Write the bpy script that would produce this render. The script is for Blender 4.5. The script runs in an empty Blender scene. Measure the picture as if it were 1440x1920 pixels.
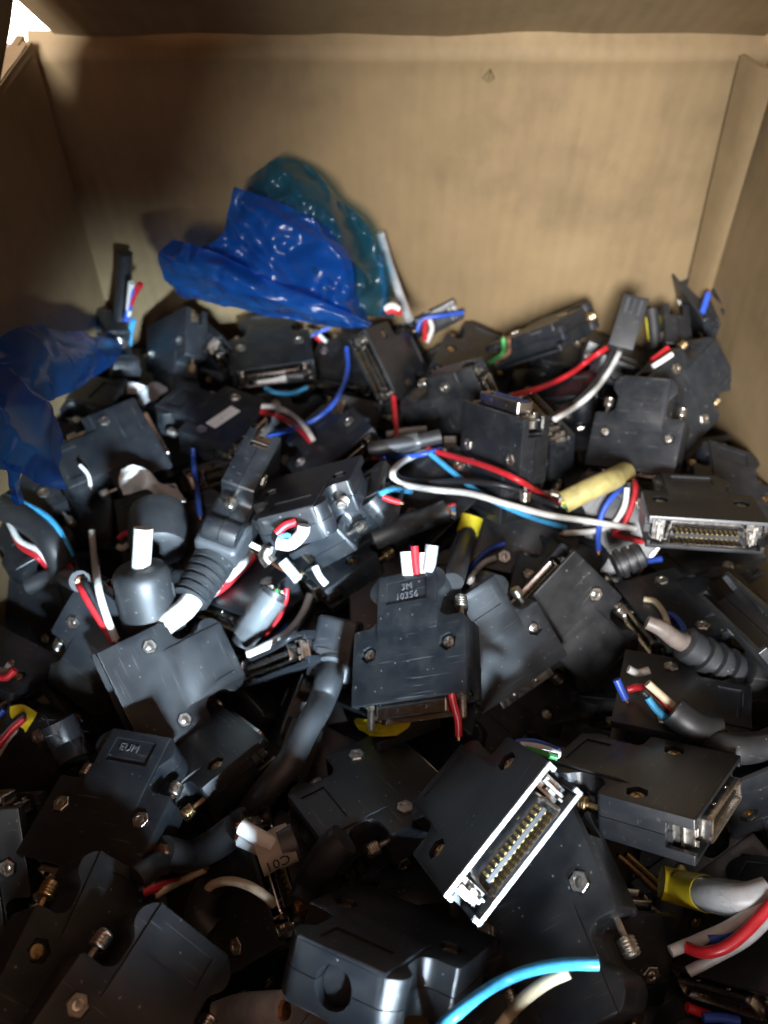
import bpy, bmesh, math, random
from mathutils import Vector, Matrix, Quaternion, noise
from mathutils.bvhtree import BVHTree

scn = bpy.context.scene
COL = scn.collection
rnd = random.Random(11)
MM = 0.001

# ------------------------------------------------------------------ camera
F_PX, CX, CY = 1497.0, 720.0, 960.0
PITCH = math.radians(52.0)
CAM = Vector((0.0, 0.0, 0.235))
FW = Vector((0, math.cos(PITCH), -math.sin(PITCH)))
UP = Vector((0, math.sin(PITCH), math.cos(PITCH)))
RT = Vector((1, 0, 0))
cam_data = bpy.data.cameras.new("camera")
cam_data.sensor_fit = 'VERTICAL'
cam_data.sensor_height = 7.6
cam_data.sensor_width = 5.7
cam_data.lens = F_PX / 1920.0 * 7.6
cam_data.clip_start = 0.005
cam_data.clip_end = 50
cam_data.dof.use_dof = True
cam_data.dof.focus_distance = 0.222
cam_data.dof.aperture_fstop = 2.5
cam = bpy.data.objects.new("camera", cam_data)
cam.location = CAM
cam.rotation_euler = (math.radians(90) - PITCH, 0, 0)
COL.objects.link(cam)
scn.camera = cam

# ------------------------------------------------------------------ light
world = bpy.data.worlds.new("World")
scn.world = world
world.use_nodes = True
bg = world.node_tree.nodes["Background"]
bg.inputs[0].default_value = (1.0, 0.58, 0.42, 1)
bg.inputs[1].default_value = 0.85

def area_lamp(name, loc, target, size, power, color):
    d = bpy.data.lights.new(name, 'AREA')
    d.shape = 'DISK'
    d.size = size
    d.energy = power
    d.color = color
    o = bpy.data.objects.new(name, d)
    o.location = loc
    o.rotation_euler = (Vector(target) - Vector(loc)).to_track_quat('-Z', 'Y').to_euler()
    COL.objects.link(o)
    return o
# the work light in front of the box, low and a little to the left
area_lamp("work_light", (-0.239, -1.198, 0.812), (0.0, 0.16, 0.0), 0.5, 92.0, (0.97, 0.98, 1.0))
# added overhead fill, large and soft, lifting the dark gaps; no lamp known
area_lamp("ceiling_light", (-0.25, -0.15, 1.7), (0.0, 0.14, 0.0), 0.8, 1.5, (0.86, 0.94, 1.0))

# the hand torch held low in front of the heap, its beam on the middle
def spot_lamp(name, loc, target, angle, blend, radius, power, color):
    d = bpy.data.lights.new(name, 'SPOT')
    d.spot_size = math.radians(angle); d.spot_blend = blend; d.shadow_soft_size = radius
    d.energy = power; d.color = color
    o = bpy.data.objects.new(name, d)
    o.location = loc
    o.rotation_euler = (Vector(target) - Vector(loc)).to_track_quat('-Z', 'Y').to_euler()
    COL.objects.link(o)
    return o
spot_lamp("hand_torch", (0.085, -0.17, 0.154), (-0.030, 0.108, 0.0), 29, 1.0, 0.020, 48.0, (0.66, 0.84, 1.0))

scn.render.engine = 'CYCLES'
scn.cycles.use_denoising = True
try:
    scn.cycles.denoiser = 'OPENIMAGEDENOISE'
except Exception:
    pass
scn.cycles.max_bounces = 8
scn.cycles.transparent_max_bounces = 16
scn.cycles.sample_clamp_indirect = 4
scn.view_settings.view_transform = 'Standard'
scn.view_settings.look = 'None'
scn.view_settings.exposure = 0.0
scn.view_settings.gamma = 1.0
scn.view_settings.use_curve_mapping = False

# ------------------------------------------------------------------ helpers
def ray(u, v):
    return FW + RT * ((u - CX) / F_PX) - UP * ((v - CY) / F_PX)
def at_z(u, v, z):
    d = ray(u, v)
    return CAM + d * ((z - CAM.z) / d.z)
def at_y(u, v, y):
    d = ray(u, v)
    return CAM + d * (y / d.y)

def tag(o, label=None, cat=None, group=None, kind=None):
    if label: o["label"] = label
    if cat: o["category"] = cat
    if group: o["group"] = group
    if kind: o["kind"] = kind
    return o
def empty(name, loc=(0, 0, 0), quat=(1, 0, 0, 0), s=1.0):
    o = bpy.data.objects.new(name, None)
    o.empty_display_size = 0.005
    o.location = loc
    o.rotation_mode = 'QUATERNION'
    o.rotation_quaternion = quat
    o.scale = (s, s, s)
    COL.objects.link(o)
    return o
def link(name, mesh, parent=None):
    o = bpy.data.objects.new(name, mesh)
    COL.objects.link(o)
    if parent: o.parent = parent
    return o
def mesh_of(bm, name, mat, smooth=35, bevel=0.0, seg=2, recalc=True):
    if recalc:
        bmesh.ops.recalc_face_normals(bm, faces=bm.faces)
    if bevel > 0:
        ed = [e for e in bm.edges if len(e.link_faces) == 2 and e.calc_face_angle(0) > math.radians(35)]
        bmesh.ops.bevel(bm, geom=ed, offset=bevel, segments=seg, profile=0.6, affect='EDGES', clamp_overlap=True)
    me = bpy.data.meshes.new(name)
    bm.to_mesh(me)
    bm.free()
    if mat is not None: me.materials.append(mat)
    if smooth:
        me.shade_smooth()
        me.set_sharp_from_angle(angle=math.radians(smooth))
    return me
def box(bm, x0, x1, y0, y1, z0, z1):
    vs = [bm.verts.new((x, y, z)) for z in (z0, z1) for y in (y0, y1) for x in (x0, x1)]
    for f in ((0, 2, 3, 1), (4, 5, 7, 6), (0, 1, 5, 4), (2, 6, 7, 3), (0, 4, 6, 2), (1, 3, 7, 5)):
        bm.faces.new([vs[i] for i in f])
    return vs
def prism(bm, pts, z0, z1):
    lo = [bm.verts.new((x, y, z0)) for x, y in pts]
    hi = [bm.verts.new((x, y, z1)) for x, y in pts]
    n = len(pts)
    bm.faces.new(lo[::-1]); bm.faces.new(hi)
    for i in range(n):
        bm.faces.new((lo[i], lo[(i + 1) % n], hi[(i + 1) % n], hi[i]))
    return lo, hi
def frame_for(d):
    d = d.normalized()
    a = Vector((0, 0, 1)) if abs(d.z) < 0.9 else Vector((1, 0, 0))
    x = d.cross(a).normalized()
    return x, d.cross(x).normalized()
def lathe(bm, p0, d, prof, n=20, close=True):
    """prof: list of (distance along d, radius)"""
    d = Vector(d).normalized(); p0 = Vector(p0)
    x, y = frame_for(d)
    rings = []
    for t, r in prof:
        if r < 1e-7:
            rings.append([bm.verts.new(p0 + d * t)])
        else:
            rings.append([bm.verts.new(p0 + d * t + x * (r * math.cos(2 * math.pi * k / n)) + y * (r * math.sin(2 * math.pi * k / n))) for k in range(n)])
    for a, b in zip(rings, rings[1:]):
        if len(a) == 1 and len(b) == 1: continue
        for k in range(n):
            if len(a) == 1: bm.faces.new((a[0], b[k], b[(k + 1) % n]))
            elif len(b) == 1: bm.faces.new((a[k], a[(k + 1) % n], b[0]))
            else: bm.faces.new((a[k], a[(k + 1) % n], b[(k + 1) % n], b[k]))
    if close:
        if len(rings[0]) > 1: bm.faces.new(rings[0][::-1])
        if len(rings[-1]) > 1: bm.faces.new(rings[-1])
def hexpts(cx, cy, r, a0=0.0):
    return [(cx + r * math.cos(a0 + math.pi / 3 * k), cy + r * math.sin(a0 + math.pi / 3 * k)) for k in range(6)]
def smooth_path(pts, n):
    """Catmull-Rom through pts, n samples in all"""
    P = [Vector(p) for p in pts]
    if len(P) == 2:
        return [P[0].lerp(P[1], i / (n - 1)) for i in range(n)]
    P = [P[0] * 2 - P[1]] + P + [P[-1] * 2 - P[-2]]
    out = []
    m = len(P) - 3
    for i in range(n):
        t = i / (n - 1) * m
        k = min(int(t), m - 1); f = t - k
        a, b, c, d = P[k:k + 4]
        out.append(0.5 * ((2 * b) + (c - a) * f + (2 * a - 5 * b + 4 * c - d) * f * f + (3 * b - a - 3 * c + d) * f ** 3))
    return out
def tube_bm(path, rad, n=10, bm=None, cap=True):
    """swept tube; rad a number or a function of 0..1"""
    bm = bm or bmesh.new()
    m = len(path)
    x = None
    rings = []
    for i, p in enumerate(path):
        d = (path[min(i + 1, m - 1)] - path[max(i - 1, 0)]).normalized()
        if x is None: x, y = frame_for(d)
        else:
            x = (x - d * x.dot(d)).normalized(); y = d.cross(x)
        r = rad(i / (m - 1)) if callable(rad) else rad
        rings.append([bm.verts.new(p + x * (r * math.cos(2 * math.pi * k / n)) + y * (r * math.sin(2 * math.pi * k / n))) for k in range(n)])
    for a, b in zip(rings, rings[1:]):
        for k in range(n):
            bm.faces.new((a[k], a[(k + 1) % n], b[(k + 1) % n], b[k]))
    if cap:
        bm.faces.new(rings[0][::-1]); bm.faces.new(rings[-1])
    return bm
def boolean(me, cutters, op='DIFFERENCE'):
    """exact boolean of mesh datablocks, returns a new mesh"""
    base = bpy.data.objects.new("tmp_base", me); COL.objects.link(base)
    tmp = [base]
    for c in cutters:
        o = bpy.data.objects.new("tmp_cut", c); COL.objects.link(o); tmp.append(o)
        md = base.modifiers.new("b", 'BOOLEAN'); md.operation = op; md.solver = 'EXACT'; md.object = o
    dg = bpy.context.evaluated_depsgraph_get()
    res = bpy.data.meshes.new_from_object(base.evaluated_get(dg))
    for o in tmp: bpy.data.objects.remove(o, do_unlink=True)
    for c in cutters: bpy.data.meshes.remove(c)
    return res
def text_mesh(body, size, depth, mat, name="lettering", spacing=1.0):
    cu = bpy.data.curves.new("tmp_text", 'FONT')
    cu.body = body; cu.size = size; cu.extrude = depth; cu.align_x = 'CENTER'; cu.align_y = 'CENTER'
    cu.space_character = spacing; cu.resolution_u = 2
    o = bpy.data.objects.new("tmp_text", cu); COL.objects.link(o)
    dg = bpy.context.evaluated_depsgraph_get()
    me = bpy.data.meshes.new_from_object(o.evaluated_get(dg))
    bpy.data.objects.remove(o, do_unlink=True)
    me.name = name
    me.materials.clear(); me.materials.append(mat)
    return me

# ------------------------------------------------------------------ materials
def new_mat(name):
    m = bpy.data.materials.new(name)
    m.use_nodes = True
    nt = m.node_tree
    b = nt.nodes["Principled BSDF"]
    return m, nt, b
def N(nt, t, **kw):
    n = nt.nodes.new(t)
    for k, v in kw.items(): setattr(n, k, v)
    return n
def ramp(nt, src, stops):
    r = N(nt, 'ShaderNodeValToRGB')
    el = r.color_ramp.elements
    while len(el) > 1: el.remove(el[-1])
    for i, (p, c) in enumerate(stops):
        e = el[0] if i == 0 else el.new(p)
        e.position = p
        e.color = c if len(c) == 4 else (*c, 1)
    nt.links.new(src, r.inputs[0])
    return r
def black_plastic(name, base=(0.0088, 0.0112, 0.0148), rough=0.37, dust=1.0):
    m, nt, b = new_mat(name)
    tc = N(nt, 'ShaderNodeTexCoord')
    oi = N(nt, 'ShaderNodeObjectInfo')
    ad = N(nt, 'ShaderNodeVectorMath', operation='ADD')
    sc = N(nt, 'ShaderNodeVectorMath', operation='SCALE'); sc.inputs['Scale'].default_value = 3.7
    cmb = N(nt, 'ShaderNodeCombineXYZ')
    nt.links.new(oi.outputs['Random'], cmb.inputs[0]); nt.links.new(oi.outputs['Random'], cmb.inputs[1])
    nt.links.new(cmb.outputs[0], sc.inputs[0])
    nt.links.new(tc.outputs['Object'], ad.inputs[0]); nt.links.new(sc.outputs[0], ad.inputs[1])
    # grain of the mould
    g = N(nt, 'ShaderNodeTexNoise'); g.inputs['Scale'].default_value = 2600; g.inputs['Detail'].default_value = 2
    nt.links.new(ad.outputs[0], g.inputs['Vector'])
    # wear and finger marks
    w = N(nt, 'ShaderNodeTexNoise'); w.inputs['Scale'].default_value = 130; w.inputs['Detail'].default_value = 6; w.inputs['Roughness'].default_value = 0.65
    nt.links.new(ad.outputs[0], w.inputs['Vector'])
    # specks of dust
    v = N(nt, 'ShaderNodeTexVoronoi'); v.inputs['Scale'].default_value = 420
    wn = N(nt, 'ShaderNodeTexNoise'); wn.inputs['Scale'].default_value = 900
    nt.links.new(ad.outputs[0], wn.inputs['Vector'])
    wm = N(nt, 'ShaderNodeVectorMath', operation='SCALE'); wm.inputs['Scale'].default_value = 0.0011
    nt.links.new(wn.outputs['Color'], wm.inputs[0])
    wa = N(nt, 'ShaderNodeVectorMath', operation='ADD'); nt.links.new(ad.outputs[0], wa.inputs[0]); nt.links.new(wm.outputs[0], wa.inputs[1])
    nt.links.new(wa.outputs[0], v.inputs['Vector'])
    sp = ramp(nt, v.outputs['Distance'], [(0.0, (1, 1, 1)), (0.07, (0.8, 0.8, 0.8)), (0.15, (0, 0, 0))])
    sel = N(nt, 'ShaderNodeMath', operation='GREATER_THAN'); sel.inputs[1].default_value = 0.74
    sx = N(nt, 'ShaderNodeSeparateColor'); nt.links.new(v.outputs['Color'], sx.inputs[0]); nt.links.new(sx.outputs[0], sel.inputs[0])
    ml = N(nt, 'ShaderNodeMath', operation='MULTIPLY'); nt.links.new(sp.outputs[0], ml.inputs[0]); nt.links.new(sel.outputs[0], ml.inputs[1])
    # hairline scratches
    mp = N(nt, 'ShaderNodeMapping'); mp.inputs['Scale'].default_value = (60, 1700, 400); mp.inputs['Rotation'].default_value = (0, 0, 0.7)
    nt.links.new(ad.outputs[0], mp.inputs[0])
    s2 = N(nt, 'ShaderNodeTexNoise'); s2.inputs['Scale'].default_value = 1.0; s2.inputs['Detail'].default_value = 1
    nt.links.new(mp.outputs[0], s2.inputs['Vector'])
    scr = ramp(nt, s2.outputs['Fac'], [(0.70, (0, 0, 0)), (0.76, (1, 1, 1))])
    mx = N(nt, 'ShaderNodeMath', operation='MAXIMUM'); nt.links.new(ml.outputs[0], mx.inputs[0])
    sm = N(nt, 'ShaderNodeMath', operation='MULTIPLY'); sm.inputs[1].default_value = 0.26; nt.links.new(scr.outputs[0], sm.inputs[0])
    nt.links.new(sm.outputs[0], mx.inputs[1])
    md = N(nt, 'ShaderNodeMath', operation='MULTIPLY'); md.inputs[1].default_value = 0.75 * dust; nt.links.new(mx.outputs[0], md.inputs[0])
    hs = N(nt, 'ShaderNodeHueSaturation'); hs.inputs['Color'].default_value = (*base, 1)
    vr = N(nt, 'ShaderNodeMapRange'); vr.inputs['To Min'].default_value = 0.65; vr.inputs['To Max'].default_value = 1.5
    nt.links.new(oi.outputs['Random'], vr.inputs[0]); nt.links.new(vr.outputs[0], hs.inputs['Value'])
    wr = ramp(nt, w.outputs['Fac'], [(0.40, (0, 0, 0)), (0.75, (0.34, 0.34, 0.34))])
    m1 = N(nt, 'ShaderNodeMix', data_type='RGBA'); m1.inputs['B'].default_value = (0.050, 0.048, 0.044, 1)
    nt.links.new(wr.outputs[0], m1.inputs['Factor']); nt.links.new(hs.outputs[0], m1.inputs['A'])
    m2 = N(nt, 'ShaderNodeMix', data_type='RGBA'); m2.inputs['B'].default_value = (0.34, 0.33, 0.31, 1)
    nt.links.new(md.outputs[0], m2.inputs['Factor']); nt.links.new(m1.outputs['Result'], m2.inputs['A'])
    nt.links.new(m2.outputs['Result'], b.inputs['Base Color'])
    rr = N(nt, 'ShaderNodeMapRange'); rr.inputs['To Min'].default_value = rough - 0.08; rr.inputs['To Max'].default_value = rough + 0.16
    nt.links.new(w.outputs['Fac'], rr.inputs[0]); nt.links.new(rr.outputs[0], b.inputs['Roughness'])
    b.inputs['Specular IOR Level'].default_value = 0.8
    bp = N(nt, 'ShaderNodeBump'); bp.inputs['Strength'].default_value = 0.22; bp.inputs['Distance'].default_value = 0.00012
    nt.links.new(g.outputs['Fac'], bp.inputs['Height']); nt.links.new(bp.outputs[0], b.inputs['Normal'])
    return m
def simple(name, color, rough=0.4, metal=0.0, noise_scale=400, var=0.25, bump=0.0, spec=0.5):
    m, nt, b = new_mat(name)
    tc = N(nt, 'ShaderNodeTexCoord')
    n = N(nt, 'ShaderNodeTexNoise'); n.inputs['Scale'].default_value = noise_scale; n.inputs['Detail'].default_value = 5
    nt.links.new(tc.outputs['Object'], n.inputs['Vector'])
    lo = tuple(c * (1 - var) for c in color); hi = tuple(min(1, c * (1 + var * 0.5)) for c in color)
    r = ramp(nt, n.outputs['Fac'], [(0.3, lo), (0.65, hi)])
    nt.links.new(r.outputs[0], b.inputs['Base Color'])
    rr = N(nt, 'ShaderNodeMapRange'); rr.inputs['To Min'].default_value = max(0.03, rough - 0.1); rr.inputs['To Max'].default_value = min(1, rough + 0.12)
    nt.links.new(n.outputs['Fac'], rr.inputs[0]); nt.links.new(rr.outputs[0], b.inputs['Roughness'])
    b.inputs['Metallic'].default_value = metal
    b.inputs['Specular IOR Level'].default_value = spec
    if bump:
        bp = N(nt, 'ShaderNodeBump'); bp.inputs['Strength'].default_value = bump; bp.inputs['Distance'].default_value = 0.0003
        nt.links.new(n.outputs['Fac'], bp.inputs['Height']); nt.links.new(bp.outputs[0], b.inputs['Normal'])
    return m
def film(name, color, alpha, rough=0.12, deep=None, crease=60, depth=0.0013):
    """thin tinted plastic: see-through, coloured, glossy"""
    m, nt, b = new_mat(name)
    out = nt.nodes["Material Output"]
    tr = N(nt, 'ShaderNodeBsdfTransparent'); tr.inputs[0].default_value = (*color, 1)
    df = N(nt, 'ShaderNodeBsdfDiffuse'); df.inputs[0].default_value = (*(deep or color), 1)
    tl = N(nt, 'ShaderNodeBsdfTranslucent'); tl.inputs[0].default_value = (*(deep or color), 1)
    a1 = N(nt, 'ShaderNodeMixShader'); a1.inputs[0].default_value = 0.5
    nt.links.new(df.outputs[0], a1.inputs[1]); nt.links.new(tl.outputs[0], a1.inputs[2])
    mx = N(nt, 'ShaderNodeMixShader'); mx.inputs[0].default_value = alpha
    nt.links.new(tr.outputs[0], mx.inputs[1]); nt.links.new(a1.outputs[0], mx.inputs[2])
    gl = N(nt, 'ShaderNodeBsdfGlossy'); gl.inputs['Roughness'].default_value = rough
    fr = N(nt, 'ShaderNodeLayerWeight'); fr.inputs['Blend'].default_value = 0.5
    pw = N(nt, 'ShaderNodeMath', operation='POWER'); pw.inputs[1].default_value = 3.0
    nt.links.new(fr.outputs['Facing'], pw.inputs[0])
    ma = N(nt, 'ShaderNodeMath', operation='MULTIPLY_ADD'); ma.inputs[1].default_value = 0.55; ma.inputs[2].default_value = 0.035
    nt.links.new(pw.outputs[0], ma.inputs[0])
    m2 = N(nt, 'ShaderNodeMixShader')
    nt.links.new(ma.outputs[0], m2.inputs[0]); nt.links.new(mx.outputs[0], m2.inputs[1]); nt.links.new(gl.outputs[0], m2.inputs[2])
    tc = N(nt, 'ShaderNodeTexCoord')
    n = N(nt, 'ShaderNodeTexNoise'); n.inputs['Scale'].default_value = crease; n.inputs['Detail'].default_value = 3
    n.noise_type = 'RIDGED_MULTIFRACTAL'
    nt.links.new(tc.outputs['Object'], n.inputs['Vector'])
    bp = N(nt, 'ShaderNodeBump'); bp.inputs['Strength'].default_value = 0.6; bp.inputs['Distance'].default_value = depth
    nt.links.new(n.outputs['Fac'], bp.inputs['Height'])
    nt.links.new(bp.outputs[0], gl.inputs['Normal']); nt.links.new(bp.outputs[0], df.inputs['Normal']); nt.links.new(bp.outputs[0], fr.inputs['Normal'])
    nt.links.new(m2.outputs[0], out.inputs['Surface'])
    nt.nodes.remove(b)
    return m
def cardboard(name, base=(0.205, 0.143, 0.073)):
    m, nt, b = new_mat(name)
    tc = N(nt, 'ShaderNodeTexCoord')
    n = N(nt, 'ShaderNodeTexNoise'); n.inputs['Scale'].default_value = 22; n.inputs['Detail'].default_value = 6; n.inputs['Roughness'].default_value = 0.6
    nt.links.new(tc.outputs['Object'], n.inputs['Vector'])
    mp = N(nt, 'ShaderNodeMapping'); mp.inputs['Scale'].default_value = (240, 240, 40)
    nt.links.new(tc.outputs['Object'], mp.inputs[0])
    fb = N(nt, 'ShaderNodeTexNoise'); fb.inputs['Scale'].default_value = 1.0; fb.inputs['Detail'].default_value = 4
    nt.links.new(mp.outputs[0], fb.inputs['Vector'])
    mxf = N(nt, 'ShaderNodeMix', data_type='FLOAT'); mxf.inputs['Factor'].default_value = 0.18
    nt.links.new(n.outputs['Fac'], mxf.inputs['A']); nt.links.new(fb.outputs['Fac'], mxf.inputs['B'])
    c = ramp(nt, mxf.outputs['Result'], [(0.30, tuple(k * 0.70 for k in base)), (0.5, base), (0.70, tuple(k * 1.18 for k in base))])
    nt.links.new(c.outputs[0], b.inputs['Base Color'])
    b.inputs['Roughness'].default_value = 0.72
    b.inputs['Specular IOR Level'].default_value = 0.3
    wv = N(nt, 'ShaderNodeTexWave', wave_type='BANDS', bands_direction='X'); wv.inputs['Scale'].default_value = 45; wv.inputs['Distortion'].default_value = 1.0
    nt.links.new(tc.outputs['Object'], wv.inputs['Vector'])
    sm = N(nt, 'ShaderNodeMath', operation='MULTIPLY_ADD'); sm.inputs[1].default_value = 0.45
    nt.links.new(wv.outputs['Fac'], sm.inputs[0]); nt.links.new(mxf.outputs['Result'], sm.inputs[2])
    bp = N(nt, 'ShaderNodeBump'); bp.inputs['Strength'].default_value = 0.4; bp.inputs['Distance'].default_value = 0.0008
    nt.links.new(sm.outputs[0], bp.inputs['Height']); nt.links.new(bp.outputs[0], b.inputs['Normal'])
    return m

M = {
    'shell': black_plastic('black_plastic'),
    'rubber': black_plastic('black_rubber', (0.017, 0.0185, 0.021), 0.46, 0.8),
    'grey_rubber': black_plastic('worn_grey_rubber', (0.034, 0.038, 0.043), 0.44, 1.2),
    'nickel': simple('nickel', (0.72, 0.69, 0.63), 0.30, 1.0, 900, 0.2, 0.15),
    'brass': simple('tarnished_brass', (0.62, 0.46, 0.26), 0.34, 1.0, 700, 0.35, 0.15),
    'steel': simple('plug_steel', (0.62, 0.60, 0.57), 0.22, 1.0, 500, 0.2, 0.05),
    'alu': simple('die_cast_rim', (0.62, 0.63, 0.64), 0.45, 0.65, 500, 0.25, 0.1),  # pale colour standing in for light on plastic edges
    'gold': simple('gold_contact', (0.85, 0.60, 0.22), 0.25, 1.0, 900, 0.2),
    'copper': simple('copper_strands', (0.70, 0.36, 0.20), 0.35, 1.0, 1500, 0.3, 0.3),
    'insert': simple('contact_insulator', (0.018, 0.018, 0.02), 0.35),
    'lettering': simple('moulded_lettering', (0.10, 0.10, 0.105), 0.5),
    'red': simple('red_insulation', (0.55, 0.022, 0.030), 0.32, 0, 500, 0.18),
    'white': simple('white_insulation', (0.74, 0.74, 0.71), 0.35, 0, 260, 0.12),
    'cream': simple('cream_insulation', (0.72, 0.60, 0.40), 0.38, 0, 260, 0.15),
    'grey': simple('grey_insulation', (0.42, 0.43, 0.44), 0.40, 0, 260, 0.2),
    'blue': simple('blue_insulation', (0.035, 0.10, 0.52), 0.32, 0, 500, 0.15),
    'cyan': simple('light_blue_insulation', (0.06, 0.36, 0.66), 0.32, 0, 500, 0.15),
    'green': simple('green_insulation', (0.06, 0.30, 0.08), 0.35, 0, 500, 0.15),
    'brown': simple('brown_insulation', (0.22, 0.11, 0.07), 0.4, 0, 500, 0.15),
    'taupe': simple('grey_brown_jacket', (0.17, 0.14, 0.12), 0.45, 0, 300, 0.25),
    'blackwire': simple('black_insulation', (0.02, 0.021, 0.024), 0.35, 0, 500, 0.2),
    'yellow': simple('yellow_tape', (0.78, 0.66, 0.03), 0.42, 0, 300, 0.12),
    'tallow': simple('yellowed_sleeve', (0.50, 0.43, 0.17), 0.35, 0, 260, 0.25),
    'paper': simple('white_paper', (0.80, 0.80, 0.78), 0.6, 0, 200, 0.06),
    'oldwhite': simple('yellowed_white_sleeve', (0.70, 0.64, 0.53), 0.45, 0, 160, 0.18),
    'ink': simple('black_ink', (0.02, 0.02, 0.02), 0.6),
    'clear': film('clear_sleeve', (0.90, 0.93, 0.94), 0.17, 0.14, (0.80, 0.84, 0.86), 160, 0.0006),
    'bluefilm': film('blue_film', (0.035, 0.17, 0.60), 0.44, 0.26, (0.014, 0.16, 0.72)),
    'tealfilm': film('pale_blue_film', (0.16, 0.42, 0.56), 0.28, 0.26, (0.03, 0.20, 0.34)),
    'card': cardboard('cardboard'),
    'card_edge': cardboard('cardboard_edge', (0.17, 0.125, 0.06)),
}

# ------------------------------------------------------------------ the cardboard box
def sheet(name, rows, mat, thick, parent, warp=0.0, seed=0.0, label=None):
    """rows: grid of inner-face points; given thickness away from the face normal"""
    nr, nc = len(rows), len(rows[0])
    bm = bmesh.new()
    P = [[Vector(p) for p in r] for r in rows]
    nrm = []
    for i in range(nr):
        line = []
        for j in range(nc):
            du = P[i][min(j + 1, nc - 1)] - P[i][max(j - 1, 0)]
            dv = P[min(i + 1, nr - 1)][j] - P[max(i - 1, 0)][j]
            line.append(du.cross(dv).normalized())
        nrm.append(line)
    A, B = [], []
    for i in range(nr):
        a, b = [], []
        for j in range(nc):
            p = P[i][j]
            q = p
            if warp:
                q = p + nrm[i][j] * (warp * noise.noise(Vector((p.x * 16 + seed, p.y * 16, p.z * 9))) + warp * 0.35 * noise.noise(Vector((p.x * 70 + seed, p.y * 70, p.z * 12))))
            a.append(bm.verts.new(q)); b.append(bm.verts.new(p - nrm[i][j] * thick))
        A.append(a); B.append(b)
    for i in range(nr - 1):
        for j in range(nc - 1):
            bm.faces.new((A[i][j], A[i][j + 1], A[i + 1][j + 1], A[i + 1][j]))
            bm.faces.new((B[i][j], B[i + 1][j], B[i + 1][j + 1], B[i][j + 1]))
    for i in range(nr - 1):
        bm.faces.new((A[i][0], A[i + 1][0], B[i + 1][0], B[i][0]))
        bm.faces.new((A[i][-1], B[i][-1], B[i + 1][-1], A[i + 1][-1]))
    for j in range(nc - 1):
        bm.faces.new((A[0][j], B[0][j], B[0][j + 1], A[0][j + 1]))
        bm.faces.new((A[-1][j], A[-1][j + 1], B[-1][j + 1], B[-1][j]))
    me = mesh_of(bm, name, mat, smooth=40)
    o = link(name, me, parent)
    if label: o["label"] = label
    return o
def lerp(a, b, t): return a + (b - a) * t

YB, YF, ZB, ZT, ZTF = 0.338, -0.070, -0.14, 0.104, 0.094
cardbox = empty("cardboard_box", (0, 0.134, ZB))
cardbox_off = Vector((0, 0.134, ZB))
tag(cardbox, "brown corrugated cardboard box holding the heap of connectors", "box")
def box_sheet(name, rows, mat, thick, **kw):
    return sheet(name, [[Vector(p) - cardbox_off for p in r] for r in rows], M[mat], thick, cardbox, **kw)

# far panel, with the rounded score line along its top edge
rows = []
zs = [ZB, -0.10, -0.06, -0.03] + [lerp(-0.02, 0.092, k / 22) for k in range(23)] + [0.0945, 0.0965, 0.0985, 0.1005, 0.1025, 0.104]
for z in zs:
    t = (z - ZB) / (ZT - ZB)
    xl, xr = lerp(-0.152, -0.140, t), lerp(0.1680, 0.1570, t)
    bulge = 0.0
    if z > 0.092: 
        k = (z - 0.092) / 0.012
        bulge = -0.0016 * math.sin(min(1, k * 1.15) * math.pi) + 0.0045 * k * k
    rows.append([(lerp(xl, xr, j / 60), YB + bulge, z) for j in range(61)])
box_sheet("side_panel", rows, 'card', 0.004, warp=0.0024, seed=2.0)
# flap folded outwards behind it
rows = []
for i in range(9):
    s = i / 8 * 0.135
    rows.append([(lerp(-0.1295, 0.150, j / 20) , YB + 0.0030 - s * math.sin(math.radians(50)), 0.1036 + s * math.cos(math.radians(50)) - 0.0006 * math.sin(j * 1.3)) for j in range(21)])
box_sheet("flap", rows, 'card', 0.004, warp=0.0012, seed=5.0, label="far flap leaning inwards over the box")
# left panel
rows = []
for i in range(26):
    t = i / 25
    z = lerp(ZB, ZT, t)
    rows.append([(lerp(lerp(-0.192, -0.146, t), lerp(-0.1475, -0.1355, t), j / 20) , lerp(YF, YB - 0.0055, j / 20), z) for j in range(21)])
box_sheet("side_panel", rows, 'card', 0.004, warp=0.0012, seed=9.0)
# added strip behind the far left corner, blocks light so the seam stays dark
rows = [[(lerp(-0.1505, -0.1415, t), lerp(YB - 0.030, YB + 0.003, j / 3), lerp(ZB, ZT - 0.001, t)) for j in range(4)] for t in (0, 0.25, 0.5, 0.75, 1)]
box_sheet("corner_liner", rows, 'card', 0.003)
# left flap, torn in two: the unseen near piece is leaned in to shade the far wall, the far piece has fallen outwards
rows = []
for i in range(9):
    s = i / 8 * 0.215
    a = math.radians(28)
    rows.append([(lerp(-0.1458, -0.1395, j / 24) + s * math.sin(a), lerp(YF, 0.284, j / 24) + 0.006 * math.sin(i * 1.1 + 0.4) * (j == 24), ZT + 0.0008 + s * math.cos(a)) for j in range(25)][::1])
box_sheet("flap", rows, 'card', -0.004, warp=0.0010, seed=12.0, label="torn left flap leaning inwards over the box")
rows = []
for i in range(7):
    s = i / 6 * 0.150
    a = math.radians(97)
    rows.append([(lerp(-0.1375, -0.1365, j / 14) - s * math.sin(a), lerp(0.296, YB - 0.010, j / 14), ZT + 0.0008 + s * math.cos(a)) for j in range(15)])
box_sheet("flap", rows, 'card', 0.004, warp=0.0010, seed=13.0, label="torn left flap fallen outwards")
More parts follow.
